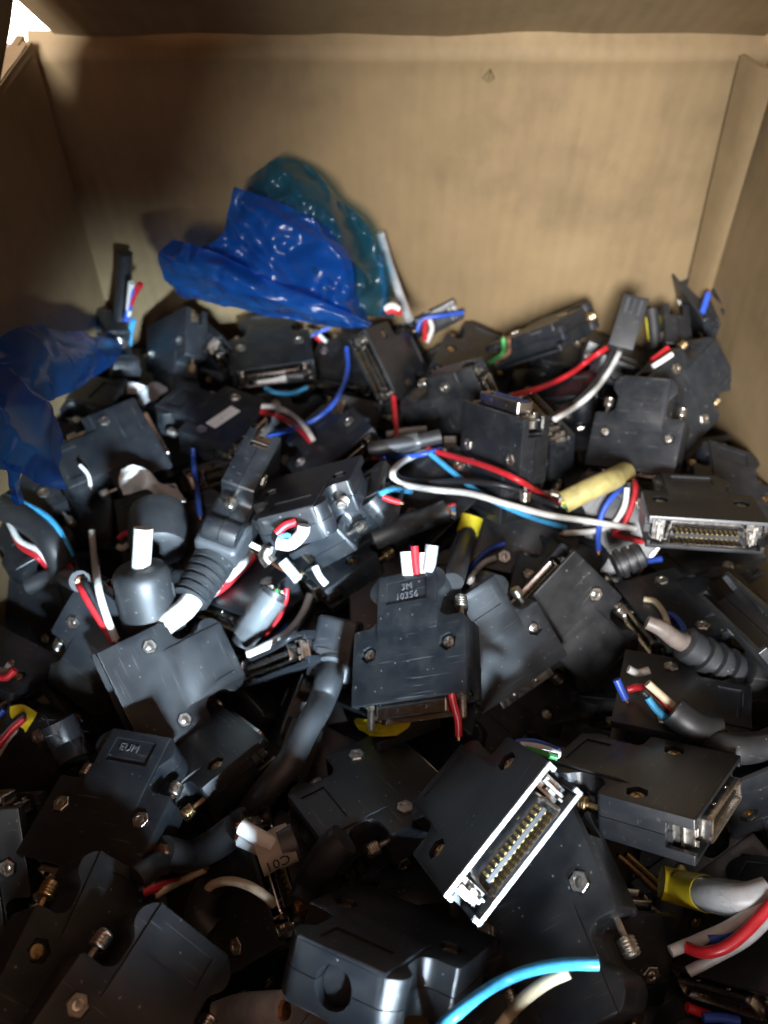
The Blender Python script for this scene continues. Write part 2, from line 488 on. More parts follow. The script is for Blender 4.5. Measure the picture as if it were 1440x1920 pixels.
# right panel
rows = []
for i in range(26):
    t = i / 25
    z = lerp(ZB, ZT, t)
    rows.append([(lerp(lerp(0.1620, 0.1520, t), lerp(0.200, 0.172, t), j / 20), lerp(YB - 0.0015, YF, j / 20), z) for j in range(21)])
box_sheet("side_panel", rows, 'card', 0.004, warp=0.0014, seed=15.0)
rows = []  # right flap, out of view, angled to dim the right of the far wall
for i in range(7):
    s = i / 6 * 0.215
    rows.append([(lerp(0.1535, 0.1725, j / 16) - s * math.sin(math.radians(36)), lerp(0.300, YF, j / 16), ZT + 0.0008 + s * math.cos(math.radians(36))) for j in range(17)])
box_sheet("flap", rows, 'card', 0.004, warp=0.001, seed=19.0, label="right flap leaning inwards over the box")
# near panel and its unseen flap, left half raised to keep the work light off the heap
rows = []
for i in range(12):
    t = i / 11
    z = lerp(ZB, ZTF, t)
    rows.append([(lerp(lerp(0.196, 0.168, t), lerp(-0.188, -0.142, t), j / 20), YF, z) for j in range(21)])
box_sheet("side_panel", rows, 'card', 0.004, warp=0.001, seed=22.0)
rows = []
for i in range(9):
    s = i / 8 * 0.080
    line = []
    for j in range(61):
        f = j / 60
        x = lerp(0.166, -0.140, f)
        k = min(1.0, max(0.0, (f - 0.47) / 0.08)); k = k * k * (3 - 2 * k)
        a = math.radians(lerp(97, 6, k))
        line.append((x, YF - 0.0005 - s * math.sin(a), ZTF + 0.0008 + s * math.cos(a)))
    rows.append(line)
box_sheet("flap", rows, 'card', 0.004, warp=0.001, seed=25.0, label="near flap bent, its left half standing up")
# floor of the box
rows = [[(lerp(-0.19, 0.2, j / 8), lerp(YF, YB, i / 8), ZB + 0.001) for j in range(9)] for i in range(9)]
box_sheet("base_panel", rows, 'card', 0.004)
# glued joint tab in the far right corner
a0, a1 = at_y(1284, 556, YB - 0.0040), at_y(1383, 118, YB - 0.0040)
b0, b1 = at_y(1333, 556, YB - 0.0185), at_y(1441, 176, YB - 0.0185)
rows = []
for i in range(20):
    t = lerp(-0.35, 1.0, i / 19)
    l, r = a0.lerp(a1, t), b0.lerp(b1, t)
    l.z = r.z = lerp(-0.055, 0.0985, i / 19)
    line = []
    for j in range(9):
        f = j / 8
        p = l.lerp(r, f)
        p.y -= 0.0030 * math.sin(f * math.pi) 
        line.append(p)
    rows.append(line)
box_sheet("joint_tab", rows, 'card', 0.0024, warp=0.0004, seed=31.0)
# little torn nick in the far panel
bm = bmesh.new()
c = at_y(914, 150, YB - 0.0016)
for pts in ([(-0.0024, 0.0008), (0.0, -0.0009), (0.0007, 0.0042)], [(0.0005, -0.0010), (0.0030, 0.0004), (0.0010, 0.0040)]):
    lo = [bm.verts.new((c.x + x, c.y + 0.0005, c.z + z)) for x, z in pts]
    hi = [bm.verts.new((c.x + x * 0.8, c.y - (0.0014 if k == 2 else 0.0003), c.z + z)) for k, (x, z) in enumerate(pts)]
    bm.faces.new(hi); bm.faces.new(lo[::-1])
    for k in range(3): bm.faces.new((lo[k], lo[(k + 1) % 3], hi[(k + 1) % 3], hi[k]))
bmesh.ops.translate(bm, verts=bm.verts, vec=-cardbox_off)
link("torn_nick", mesh_of(bm, "torn_nick", M['card_edge']), cardbox)

# ------------------------------------------------------------------ connector prototypes (millimetres, scaled to metres)
def mmscale(me):
    me.transform(Matrix.Scale(MM, 4))
    return me
def rounded(pts, r, seg=4):
    out = []
    n = len(pts)
    for i in range(n):
        p = Vector(pts[i]); a = Vector(pts[i - 1]); b = Vector(pts[(i + 1) % n])
        rr = r[i] if isinstance(r, (list, tuple)) else r
        if rr <= 0:
            out.append((p.x, p.y)); continue
        da, db = (a - p), (b - p)
        k = min(rr, da.length * 0.45, db.length * 0.45)
        q0, q1 = p + da.normalized() * k, p + db.normalized() * k
        for s in range(seg + 1):
            t = s / seg
            q = q0 * (1 - t) ** 2 + p * (2 * t * (1 - t)) + q1 * t * t
            out.append((q.x, q.y))
    return out
HALF = [(20.5, 0), (20.5, 25.2), (19.7, 26), (14.0, 26), (11.6, 28.0), (11.6, 34.5), (14.6, 37.5), (14.6, 41.0), (11.4, 44.5)]
OUT = HALF + [(-x, y) for x, y in HALF[::-1]]
RAD = [0.5, 0.5, 0.4, 1.5, 1.5, 1.2, 2.0, 2.0, 2.5]
OUTLINE = rounded(OUT, RAD + RAD[::-1])

def half_shell(top_kind, label_recess):
    """z from 0.1 up to 6.3 (body) and 7.1 (neck)"""
    bm = bmesh.new()
    lo, hi = prism(bm, OUTLINE, 0.1, 6.3)
    bmesh.ops.recalc_face_normals(bm, faces=bm.faces)
    top = [e for e in bm.edges if e.verts[0].co.z > 6 and e.verts[1].co.z > 6]
    bmesh.ops.bevel(bm, geom=top, offset=0.55, segments=2, profile=0.6, affect='EDGES', clamp_overlap=True)
    body = bpy.data.meshes.new("half"); bm.to_mesh(body); bm.free()
    # raised neck with a ramp down onto the body
    bm = bmesh.new()
    prof = [(18.5, 6.0), (23.6, 7.1), (43.9, 7.1), (44.3, 6.7), (44.3, 3.0), (18.5, 3.0)]
    W = {18.5: 11.2, 23.6: 11.2}
    l = [bm.verts.new((-11.0, y, z)) for y, z in prof]
    r = [bm.verts.new((11.0, y, z)) for y, z in prof]
    bm.faces.new(l); bm.faces.new(r[::-1])
    for i in range(len(prof)):
        bm.faces.new((l[i], r[i], r[(i + 1) % len(prof)], l[(i + 1) % len(prof)]))
    bmesh.ops.recalc_face_normals(bm, faces=bm.faces)
    ed = [e for e in bm.edges if e.calc_face_angle(0) > 0.5 and min(v.co.z for v in e.verts) > 5.5]
    bmesh.ops.bevel(bm, geom=ed, offset=0.3, segments=2, profile=0.6, affect='EDGES', clamp_overlap=True)
    neck = bpy.data.meshes.new("neck"); bm.to_mesh(neck); bm.free()
    body = boolean(body, [neck], 'UNION')
    cuts = []
    def cutter(f):
        b2 = bmesh.new(); f(b2); bmesh.ops.recalc_face_normals(b2, faces=b2.faces)
        me = bpy.data.meshes.new("c"); b2.to_mesh(me); b2.free(); cuts.append(me)
    # plug cavity and side forks
    cutter(lambda b: box(b, -19.0, 19.0, -1, 6.5, -1, 5.0))
    for s in (-1, 1):
        x0, x1 = sorted((s * 18, s * 22))
        cutter(lambda b, x0=x0, x1=x1: box(b, x0, x1, -1, 7.5, -1, 3.4))
        # fixing holes
        if top_kind == 'screw':
            cutter(lambda b, s=s: prism(b, hexpts(14.5 * s, 17, 3.15, 0.3), 4.3, 9))
        else:
            cutter(lambda b, s=s: prism(b, hexpts(14.5 * s, 17, 3.1, 0.3), 5.75, 9))
    # cable hole
    def hole(b): lathe(b, (0, 38, 0), (0, 1, 0), [(0, 4.6), (9, 4.6)], 16)
    cutter(hole)
    if label_recess:
        cutter(lambda b: box(b, -7.6, 7.6, 33.2, 41.2, 6.55, 9))
    me = boolean(body, cuts)
    me.materials.clear(); me.materials.append(M['shell'])
    me.shade_smooth(); me.set_sharp_from_angle(angle=math.radians(28))
    return mmscale(me)
def half_plain():
    me = half_shell('nut', False)
    me.transform(Matrix.Scale(-1, 4, (0, 0, 1)))
    me.flip_normals()
    return me
def nut_mesh():
    bm = bmesh.new()
    R, r = 2.75, 1.25
    outer = hexpts(0, 0, R, 0.3)
    ringo0 = [bm.verts.new((x, y, -0.6)) for x, y in outer]
    ringo1 = [bm.verts.new((x, y, 0.75)) for x, y in outer]
    ringo2 = [bm.verts.new((x * 0.90, y * 0.90, 1.05)) for x, y in outer]
    inn = [(r * math.cos(0.3 + 2 * math.pi * k / 12), r * math.sin(0.3 + 2 * math.pi * k / 12)) for k in range(12)]
    ri1 = [bm.verts.new((x * 1.12, y * 1.12, 1.05)) for x, y in inn]
    ri2 = [bm.verts.new((x, y, 0.75)) for x, y in inn]
    ri3 = [bm.verts.new((x, y, 0.0)) for x, y in inn]
    for k in range(6):
        k2 = (k + 1) % 6
        bm.faces.new((ringo0[k], ringo0[k2], ringo1[k2], ringo1[k]))
        bm.faces.new((ringo1[k], ringo1[k2], ringo2[k2], ringo2[k]))
        bm.faces.new((ringo2[k], ringo2[k2], ri1[(2 * k + 2) % 12], ri1[2 * k + 1], ri1[2 * k]))
    for k in range(12):
        k2 = (k + 1) % 12
        bm.faces.new((ri1[k], ri1[k2], ri2[k2], ri2[k])); bm.faces.new((ri2[k], ri2[k2], ri3[k2], ri3[k]))
    # bolt end inside
    lathe(bm, (0, 0, -0.4), (0, 0, 1), [(0, 1.22), (1.15, 1.22), (1.3, 0.95), (1.3, 0.0)], 12)
    return mmscale(mesh_of(bm, "hex_nut", M['nickel'], 30))
def screw_mesh(mat):
    bm = bmesh.new()
    lathe(bm, (0, 0, -0.6), (0, 0, 1), [(0, 2.15), (0.7, 2.15), (1.15, 1.75), (1.4, 1.0), (1.45, 0.0)], 18)
    bmesh.ops.recalc_face_normals(bm, faces=bm.faces)
    head = bpy.data.meshes.new("h"); bm.to_mesh(head); bm.free()
    cs = []
    for a, b in ((1.25, 0.28), (0.28, 1.25)):
        b2 = bmesh.new(); box(b2, -a, a, -b, b, 0.25, 3); me = bpy.data.meshes.new("c"); bmesh.ops.recalc_face_normals(b2, faces=b2.faces); b2.to_mesh(me); b2.free(); cs.append(me)
    me = boolean(head, cs)
    me.materials.clear(); me.materials.append(mat); me.name = "screw"
    me.shade_smooth(); me.set_sharp_from_angle(angle=math.radians(30))
    return mmscale(me)
def thumb_mesh(mat):
    bm = bmesh.new()
    lathe(bm, (0, -3, 0), (0, 1, 0), [(0, 0.85), (6.2, 0.85)], 10)
    prof = [(0, 1.5), (0.3, 2.1)]
    t = 0.3
    for k in range(4):
        prof += [(t + 0.25, 2.25), (t + 0.55, 2.25), (t + 0.7, 1.95), (t + 0.8, 1.95)]; t += 0.8
    prof += [(t + 0.4, 2.1), (t + 0.9, 1.6)]
    lathe(bm, (0, 3.0, 0), (0, 1, 0), prof, 14)
    bmesh.ops.recalc_face_normals(bm, faces=bm.faces)
    base = bpy.data.meshes.new("t"); bm.to_mesh(base); bm.free()
    b2 = bmesh.new(); box(b2, -3, 3, 6.2, 9, -0.35, 0.35); bmesh.ops.recalc_face_normals(b2, faces=b2.faces)
    cme = bpy.data.meshes.new("c"); b2.to_mesh(cme); b2.free()
    me = boolean(base, [cme])
    me.materials.clear(); me.materials.append(mat); me.name = "thumbscrew"
    me.shade_smooth(); me.set_sharp_from_angle(angle=math.radians(35))
    return mmscale(me)
def thread_mesh():
    bm = bmesh.new()
    prof = [(0, 0.9)]
    for k in range(14):
        prof += [(k * 0.5 + 0.12, 1.3), (k * 0.5 + 0.28, 1.3), (k * 0.5 + 0.42, 1.02)]
    prof += [(7.2, 1.0), (7.5, 0.6)]
    lathe(bm, (0, 1.0, 0), (0, -1, 0), prof, 12)
    return mmscale(mesh_of(bm, "jackscrew", M['nickel'], 40))
def dpts(w0, w1, h0, h1, r=1.3):
    """D-shaped outline in x,z"""
    return rounded([(-w1, h0), (w1, h0), (w0, h1), (-w0, h1)], r, 4)
def plug_meshes():
    # flange plate with a D hole approximated by a ring of quads
    P = {}
    inner = dpts(12.3, 13.3, -2.9, 3.1)
    n = len(inner)
    bm = bmesh.new()
    th = 0.55
    outr = [(x * (1 + th / 13), z * (1 + th / 3.2)) for x, z in inner]
    def ring(pts, y): return [bm.verts.new((x, y, z)) for x, z in pts]
    o0, o1 = ring(outr, 3.0), ring(outr, -4.2)
    m1 = ring([(x * (1 + th * 0.5 / 13), z * (1 + th * 0.5 / 3.2)) for x, z in inner], -4.5)
    i1, i0 = ring(inner, -4.2), ring(inner, 3.0)
    for a, b in ((o0, o1), (o1, m1), (m1, i1), (i1, i0)):
        for k in range(n): bm.faces.new((a[k], a[(k + 1) % n], b[(k + 1) % n], b[k]))
    # dimples along the long sides
    for sx in (-1, 1):
        for sz in (-1, 1):
            lathe(bm, (sx * 5.2, -2.2, sz * 3.2 + 0.12), (0, 0, sz), [(0, 0.9), (0.45, 0.8), (0.6, 0.35), (0.6, 0)], 8)
    P['plug_shell'] = mmscale(mesh_of(bm, "plug_shell", M['steel'], 40))
    bm = bmesh.new()
    for s in (-1, 1):
        x0, x1 = sorted((s * 13.9, s * 18.4))
        box(bm, x0, x1, 1.2, 1.9, -4.3, 4.3)
    box(bm, -13.9, 13.9, 1.2, 1.9, 3.75, 4.6); box(bm, -13.9, 13.9, 1.2, 1.9, -4.6, -3.75)
    P['plug_flange'] = mmscale(mesh_of(bm, "plug_flange", M['steel'], 30, 0.12, 1))
    bm = bmesh.new()
    # contact tongue and floor of the plug
    box(bm, -13, 13, 2.0, 3.2, -3.0, 3.2)
    box(bm, -11.2, 11.2, -3.6, 2.2, -0.75, 0.75)
    P['contact_block'] = mmscale(mesh_of(bm, "contact_block", M['insert'], 30, 0.15, 1))
    bm = bmesh.new()
    for k in range(13):
        x = -10.2 + k * 1.7
        for s in (-1, 1):
            z0, z1 = sorted((s * 0.70, s * 0.98))
            box(bm, x - 0.42, x + 0.42, -3.4, 1.9, z0, z1)
    P['contacts'] = mmscale(mesh_of(bm, "contacts", M['gold'], 0))
    bm = bmesh.new()
    box(bm, -0.42, 0.42, -3.4, 1.9, 0.70, 0.98)
    P['contact'] = mmscale(mesh_of(bm, "contact", M['gold'], 0))
    bm = bmesh.new()
    # spring latch: an E-shaped clip
    box(bm, -0.55, 0.55, -0.9, 4.5, -3.6, 3.6)
    box(bm, -1.6, -0.55, -1.2, 0.6, -1.3, 1.0)
    box(bm, 0.55, 1.3, -0.4, 0.7, 2.0, 3.4)
    box(bm, -1.3, -0.55, -1.6, 0.7, -3.8, -2.3)
    P['latch'] = mmscale(mesh_of(bm, "latch", M['nickel'], 30, 0.14, 1))
    # lit edge of the shell mouth, its brightness put into a pale rim
    bm = bmesh.new()
    def rim(x0, x1, z0, z1): box(bm, x0, x1, -0.35, 0.5, z0, z1)
    rim(-20.55, 20.55, 5.05, 6.4); rim(-20.55, 20.55, -6.4, -5.05)
    for s in (-1, 1):
        a, b = sorted((s * 19.15, s * 20.55)); rim(a, b, 3.5, 5.15); rim(a, b, -5.15, -3.7)
    P['mouth_rim'] = mmscale(mesh_of(bm, "mouth_rim", M['alu'], 30, 0.35, 2))
    return P
PR = plug_meshes()
PR['screw_half'] = half_shell('screw', True)
PR['nut_half'] = half_shell('nut', True)
PR['plain_half'] = half_plain()
PR['nut'] = nut_mesh()
PR['screw_n'] = screw_mesh(M['nickel'])
PR['screw_b'] = screw_mesh(M['brass'])
PR['thumb_n'] = thumb_mesh(M['nickel'])
PR['thumb_b'] = thumb_mesh(M['brass'])
PR['thread'] = thread_mesh()

GROUP = "black connector shells heaped in the box"
TREES = []          # (mesh, matrix) of everything wires can rest on
def connector(pose, kind, label, group=GROUP, thumbs=(1, 1), threads=False, rim=False, brass=False, single=False, buried=False, plug=2.4):
    loc, q, s = pose
    root = empty("cable_connector", loc, q, s)
    tag(root, label, "connector", group)
    def part(name, me, at=(0, 0, 0), rz=0.0, par=None, flipx=False):
        o = link(name, me, par or root)
        o.location = (at[0] * MM, at[1] * MM, at[2] * MM)
        o.rotation_euler = (0, 0, rz)
        if flipx: o.scale = (-1, 1, 1)
        return o
    up = part("cover_shell", PR['screw_half'] if kind == 'screw' else PR['nut_half'])
    part("base_shell", PR['plain_half'])
    for sx in (-1, 1):
        if kind == 'screw':
            part("screw", PR['screw_b'] if brass else PR['screw_n'], (14.5 * sx, 17, 4.9), rnd.uniform(0, 3))
        else:
            part("hex_nut", PR['nut'], (14.5 * sx, 17, 6.0), rnd.uniform(-0.3, 0.3))
    bare = buried and rnd.random() < 0.4
    for k, sx in enumerate((-1, 1)):
        if thumbs[k] and not bare:
            part("thumbscrew", PR['thumb_b'] if brass else PR['thumb_n'], (16.9 * sx, 26 + rnd.uniform(-0.5, 1.5), 0), 0)
    if plug is None or bare:
        return root
    for k, sx in enumerate((-1, 1)):
        if threads:
            part("jackscrew", PR['thread'], (16.4 * sx, 0, 0))
        part("latch", PR['latch'], (16.3 * sx, 0.8 + plug * 0.6, 0), 0, flipx=(sx < 0))
    part("plug_flange", PR['plug_flange'], (0, plug, 0))
    part("plug_shell", PR['plug_shell'], (0, plug, 0))
    cb = part("contact_block", PR['contact_block'], (0, plug, 0))
    if single:
        for k in range(13):
            for sz in (1, -1):
                c = part("contact", PR['contact'], (-10.2 + k * 1.7, 0, 0), 0, cb)
                if sz < 0: c.rotation_euler = (0, math.pi, 0)
    else:
        part("contacts", PR['contacts'], par=cb)
    if rim:
        part("mouth_rim", PR['mouth_rim'])
    return root
POSES = {
    'm3': ((0.00993, 0.10604, 0.00169), (0.9659, 0.0639, -0.2495, -0.0261), 0.972),
    'nutbig': ((-0.08919, 0.11343, -0.01673), (0.8453, 0.0379, 0.311, -0.4329), 0.953),
    'right3': ((0.04767, 0.12563, -0.02163), (0.887, 0.3604, 0.0013, 0.2887), 0.882),
    'nut4': ((0.05201, 0.1552, -0.00841), (0.3891, 0.0985, 0.4062, -0.8209), 1.013),
    'plugface': ((0.03182, 0.05608, 0.0325), (0.8357, -0.3629, -0.2991, 0.2836), 0.990),
    'nut6': ((0.013, 0.09215, -0.01973), (0.4589, -0.1461, 0.196, 0.8542), 0.973),
    'eumi': ((-0.08596, 0.05802, -0.00659), (0.9847, -0.0623, -0.099, -0.1292), 0.953),
    'sidelit8': ((-0.04746, 0.10909, -0.02538), (0.3708, -0.2631, 0.1294, 0.8812), 0.950),
    'sidelit9': ((-0.03099, 0.1707, -0.02558), (0.8824, -0.044, -0.1734, -0.4351), 0.953),
    'side53': ((-0.02932, 0.18887, -0.02099), (0.6364, 0.1335, -0.3419, -0.6784), 0.945),
    'tailview10': ((-0.02414, 0.19688, 0.00238), (0.0417, -0.1784, 0.2366, 0.9542), 0.932),
    'upright11': ((0.04664, 0.22184, 0.01656), (0.2512, -0.4532, -0.3994, 0.7563), 0.986),
    'far12': ((0.10652, 0.22555, -0.02638), (0.9252, 0.2527, -0.2156, -0.1833), 0.930),
    'far13': ((0.12442, 0.25713, -0.02474), (0.8546, 0.2406, 0.3363, -0.3141), 0.988),
    'dplug14': ((0.1145, 0.1681, 0.00641), (0.9645, -0.2472, -0.0287, -0.0882), 0.988),
    'left15': ((-0.09987, 0.23987, -0.01908), (0.4802, 0.0968, -0.062, 0.8696), 0.935),
    'label16': ((-0.05975, 0.24648, -0.025), (0.8357, -0.0265, 0.0872, 0.5416), 0.951),
    'left19': ((-0.09067, 0.15109, -0.01224), (0.2894, 0.0408, -0.3892, 0.8736), 0.934),
    'bl22': ((-0.07927, 0.01452, 0.01141), (0.9118, -0.0662, 0.3879, -0.117), 0.979),
    'bl23': ((-0.06784, 0.00131, 0.01923), (0.9264, -0.0521, 0.2969, -0.2258), 0.999),
    'bc24': ((0.00984, 0.04328, -0.00492), (0.2558, -0.0293, 0.4931, 0.831), 1.041),
    'nut25': ((0.03747, 0.06344, 0.00409), (0.1421, 0.3338, -0.0087, -0.9318), 1.036),
    'scr26': ((0.08994, 0.06927, 0.0179), (0.8305, -0.3467, 0.1342, 0.4149), 0.999),
    'scr27': ((0.11652, 0.09144, 0.006), (0.2086, 0.0301, 0.5719, -0.7928), 1.041),
    'back32': ((-0.00543, 0.28702, -0.02219), (0.8436, -0.0915, 0.4182, -0.3241), 0.907),
    'back33': ((-0.02431, 0.30033, -0.04445), (0.9682, 0.0828, -0.088, -0.2192), 0.885),
    'back35': ((-0.0162, 0.21931, -0.01502), (0.9323, -0.119, -0.246, 0.2371), 0.934),
    'back36': ((-0.1025, 0.31788, -0.0173), (0.0988, -0.3732, -0.2488, 0.8883), 0.925),
    'back38': ((-0.16656, 0.28133, -0.03147), (0.6104, -0.0755, -0.0749, -0.7849), 0.987),
    'back40': ((0.06473, 0.29205, -0.01403), (0.8704, -0.2214, -0.3053, -0.3164), 1.036),
    'back41': ((0.14196, 0.32216, -0.02817), (0.0937, -0.702, -0.0235, 0.7056), 0.977),
    'back42': ((0.15172, 0.32221, -0.00286), (0.3401, -0.5462, -0.6418, 0.4172), 0.979),
    'right44': ((0.14411, 0.19814, -0.02793), (0.9889, -0.016, 0.1216, -0.084), 0.934),
    'right46': ((0.09572, 0.15073, -0.02803), (0.7727, -0.0896, -0.1732, -0.6041), 0.999),
    'right47': ((0.11512, 0.13348, 0.01338), (0.5534, -0.4746, 0.0905, -0.6785), 1.023),
    'mid48': ((0.06354, 0.15117, -0.0326), (0.9838, -0.0023, 0.0784, -0.161), 0.999),
    'left50': ((-0.15357, 0.20886, -0.04424), (0.6999, 0.2073, 0.0895, -0.6777), 0.899),
    'low58': ((0.05772, 0.14481, -0.0422), (0.306, 0.1753, -0.0628, 0.9336), 0.981),
    'left29': ((-0.12538, 0.07982, -0.01046), (0.0313, 0.1226, 0.3369, -0.933), 1.031),
    'right28': ((0.06235, 0.0526, -0.00961), (0.0531, 0.1434, -0.3315, 0.931), 0.999),
    'edge17': ((-0.04749, 0.21219, -0.00394), (0.0684, 0.752, -0.1532, 0.6375), 1.012),
    'navy34': ((0.04878, 0.25605, -0.01427), (0.5284, 0.1415, -0.6057, 0.5779), 0.988),
    'edge45': ((0.06798, 0.24851, -0.01321), (0.3343, -0.4426, -0.5903, 0.5864), 0.934),
    'back60': ((-0.05333, 0.29042, -0.02936), (0.9959, -0.0361, -0.0219, 0.0803), 0.990),
    'back62': ((0.03896, 0.34893, -0.02826), (0.6539, -0.3071, -0.0576, 0.689), 0.896),
    'mid65': ((0.03553, 0.20418, -0.02932), (0.6002, 0.1389, 0.1455, -0.7742), 1.028),
    'mid66': ((-0.03262, 0.06126, -0.01441), (0.5306, -0.184, -0.3485, 0.7505), 0.971),
    'mid67': ((0.06863, 0.07918, -0.01428), (0.924, -0.3531, 0.0659, -0.1313), 0.982),
    'plug20': ((-0.04089, 0.13271, -0.02063), (0.7847, -0.5113, -0.2779, -0.2134), 0.925),
    'left70': ((-0.16056, 0.21045, -0.01947), (0.3452, -0.043, 0.0697, -0.9349), 0.965),
}
BURIED = [
    ((0.08923, 0.02971, -0.01101), (0.8276, -0.2083, -0.4282, -0.2973), 0.945),
    ((-0.0158, 0.04391, -0.02722), (0.2365, -0.541, 0.1618, 0.7907), 0.963),
    ((-0.10517, 0.18873, -0.03211), (0.7635, 0.1826, 0.0729, -0.6152), 0.992),
    ((0.0331, 0.19822, -0.02361), (0.9205, 0.0825, -0.2182, 0.3136), 0.956),
    ((0.12322, 0.3234, -0.04343), (0.1654, 0.1177, 0.1971, 0.9591), 0.903),
    ((0.07884, 0.11713, -0.01599), (0.5563, -0.0897, -0.1863, -0.8049), 0.922),
    ((-0.13646, 0.14501, -0.03461), (0.2204, 0.0588, 0.2101, 0.9507), 0.913),
    ((0.03677, 0.00739, -0.01965), (0.9433, -0.0363, 0.1959, 0.2654), 0.951),
    ((0.06096, 0.28912, -0.04465), (0.5918, 0.0188, -0.1744, -0.7868), 0.980),
    ((-0.06341, 0.15611, -0.02839), (0.9227, -0.1126, -0.2015, -0.3086), 1.015),
    ((-0.14758, 0.32717, -0.03538), (0.2016, 0.5475, 0.1379, -0.8003), 0.989),
    ((-0.00715, 0.05015, -0.04268), (0.615, 0.3765, 0.4208, -0.5504), 0.983),
    ((-0.03931, 0.09179, -0.04152), (0.8193, -0.0119, -0.5442, -0.1804), 0.932),
    ((-0.133, 0.10622, -0.03849), (0.5185, 0.297, 0.1414, -0.7893), 0.927),
    ((-0.10179, 0.30011, -0.05064), (0.4845, 0.4571, 0.3315, -0.6682), 0.913),
    ((0.10965, 0.18968, -0.03402), (0.8454, 0.2741, -0.2305, 0.3962), 0.911),
    ((-0.0284, 0.28515, -0.04227), (0.7004, -0.3525, -0.1445, -0.6036), 0.934),
    ((-0.06713, 0.26512, -0.0467), (0.7377, 0.1698, 0.4361, -0.4867), 0.951),
    ((0.03893, 0.28915, -0.03571), (0.9748, -0.0123, 0.1417, -0.1721), 0.947),
    ((0.11498, 0.12765, -0.03267), (0.4498, 0.2926, 0.297, -0.7899), 0.941),
    ((-0.06808, 0.23005, -0.02963), (0.8645, -0.3876, -0.0187, 0.3194), 0.970),
    ((-0.01242, 0.11231, -0.02611), (0.8085, -0.3112, -0.2686, -0.4212), 0.961),
    ((0.09746, 0.24257, -0.04313), (0.3832, 0.0717, 0.1399, -0.9102), 0.932),
    ((0.11737, 0.31975, -0.05444), (0.6836, 0.0585, 0.1329, 0.7153), 0.924),
    ((0.09136, 0.0501, -0.04926), (0.8489, 0.2079, -0.0677, -0.4812), 0.932),
    ((-0.00748, 0.05735, -0.04624), (0.7431, 0.2456, 0.5084, -0.3591), 0.977),
    ((-0.15579, 0.17204, -0.05662), (0.7366, 0.3621, 0.0597, -0.5681), 0.983),
    ((-0.03314, 0.05532, -0.04655), (0.9513, 0.0012, 0.154, -0.2671), 0.972),
    ((-0.01387, 0.16484, -0.02714), (0.7322, 0.0078, 0.0507, -0.6791), 1.010),
    ((-0.09564, 0.25678, -0.05979), (0.8694, 0.0652, 0.2766, 0.4042), 0.935),
    ((-0.12195, 0.13468, -0.05205), (0.3504, -0.4815, -0.1426, -0.7906), 0.961),
    ((0.15123, 0.20341, -0.04644), (0.5153, -0.1369, 0.0271, 0.8456), 0.911),
    ((-0.01972, 0.16251, -0.05714), (0.4354, 0.56, -0.5297, 0.465), 1.011),
    ((0.11394, 0.01629, -0.03198), (0.6635, 0.4047, -0.2552, 0.5753), 0.952),
    ((0.07139, 0.09763, -0.04838), (0.0493, 0.1736, 0.0164, 0.9834), 0.960),
    ((0.00196, 0.11215, -0.05939), (0.6048, 0.2155, -0.1598, -0.7498), 0.909),
    ((-0.07292, 0.16445, -0.04754), (0.867, -0.1725, 0.1098, 0.4545), 0.905),
    ((0.07942, 0.25813, -0.05343), (0.9743, -0.0179, -0.1645, -0.1529), 0.943),
    ((-0.07571, 0.0695, -0.0487), (0.9741, -0.1767, -0.0492, -0.1324), 0.906),
    ((0.02131, 0.18586, -0.05337), (0.9481, 0.1379, -0.2675, 0.1026), 0.969),
    ((-0.00469, 0.24795, -0.04574), (0.9497, -0.2424, -0.0303, -0.196), 1.015),
    ((-0.04009, 0.01156, -0.05572), (0.7919, -0.1591, 0.5418, 0.2326), 1.018),
    ((0.10282, 0.06633, -0.05112), (0.9873, 0.066, -0.0168, -0.1436), 0.914),
    ((0.12093, 0.32615, -0.06633), (0.046, -0.5638, 0.0314, 0.8241), 0.906),
    ((0.11161, 0.24881, -0.05975), (0.6488, -0.0663, 0.063, 0.7554), 0.929),
    ((-0.138, 0.19444, -0.06539), (0.9129, 0.1482, -0.1801, -0.3349), 0.912),
    ((0.05285, 0.11523, -0.06257), (0.6418, 0.355, 0.4391, -0.5189), 0.935),
    ((-0.05363, 0.29704, -0.05739), (0.9862, -0.1612, 0.0334, -0.0167), 0.997),
    ((0.00063, 0.31498, -0.06639), (0.7387, 0.0864, -0.2502, -0.6199), 0.954),
    ((-0.03291, 0.14341, -0.06842), (0.3693, 0.1586, 0.3475, 0.8472), 0.903),
    ((-0.01443, 0.18981, -0.05091), (0.6536, -0.0899, -0.0286, 0.7509), 0.910),
    ((0.09511, 0.01391, -0.04937), (0.9321, -0.0858, -0.1021, 0.3367), 0.907),
    ((0.1609, 0.25848, -0.05562), (0.5466, -0.4231, 0.3739, 0.6184), 0.941),
    ((-0.02055, 0.03181, -0.05901), (0.8828, 0.3316, -0.2123, 0.2561), 1.000),
    ((-0.07601, 0.30196, -0.03385), (0.7708, -0.2019, 0.5273, 0.2951), 0.967),
    ((-0.09534, 0.0602, -0.04561), (0.6212, 0.0409, -0.4616, 0.632), 0.957),
    ((-0.15008, 0.26283, -0.04449), (0.0209, 0.5645, 0.0143, -0.8251), 0.902),
    ((-0.00262, 0.1183, -0.04627), (0.4489, 0.0463, -0.1982, 0.8701), 0.914),
    ((-0.1108, 0.31787, -0.05894), (0.6925, 0.0238, 0.003, 0.721), 1.008),
    ((0.11095, 0.13422, -0.05602), (0.6928, -0.0571, 0.1883, 0.6938), 0.913),
    ((-0.05228, 0.07989, -0.04219), (0.8181, -0.3606, 0.2946, -0.3375), 0.911),
]
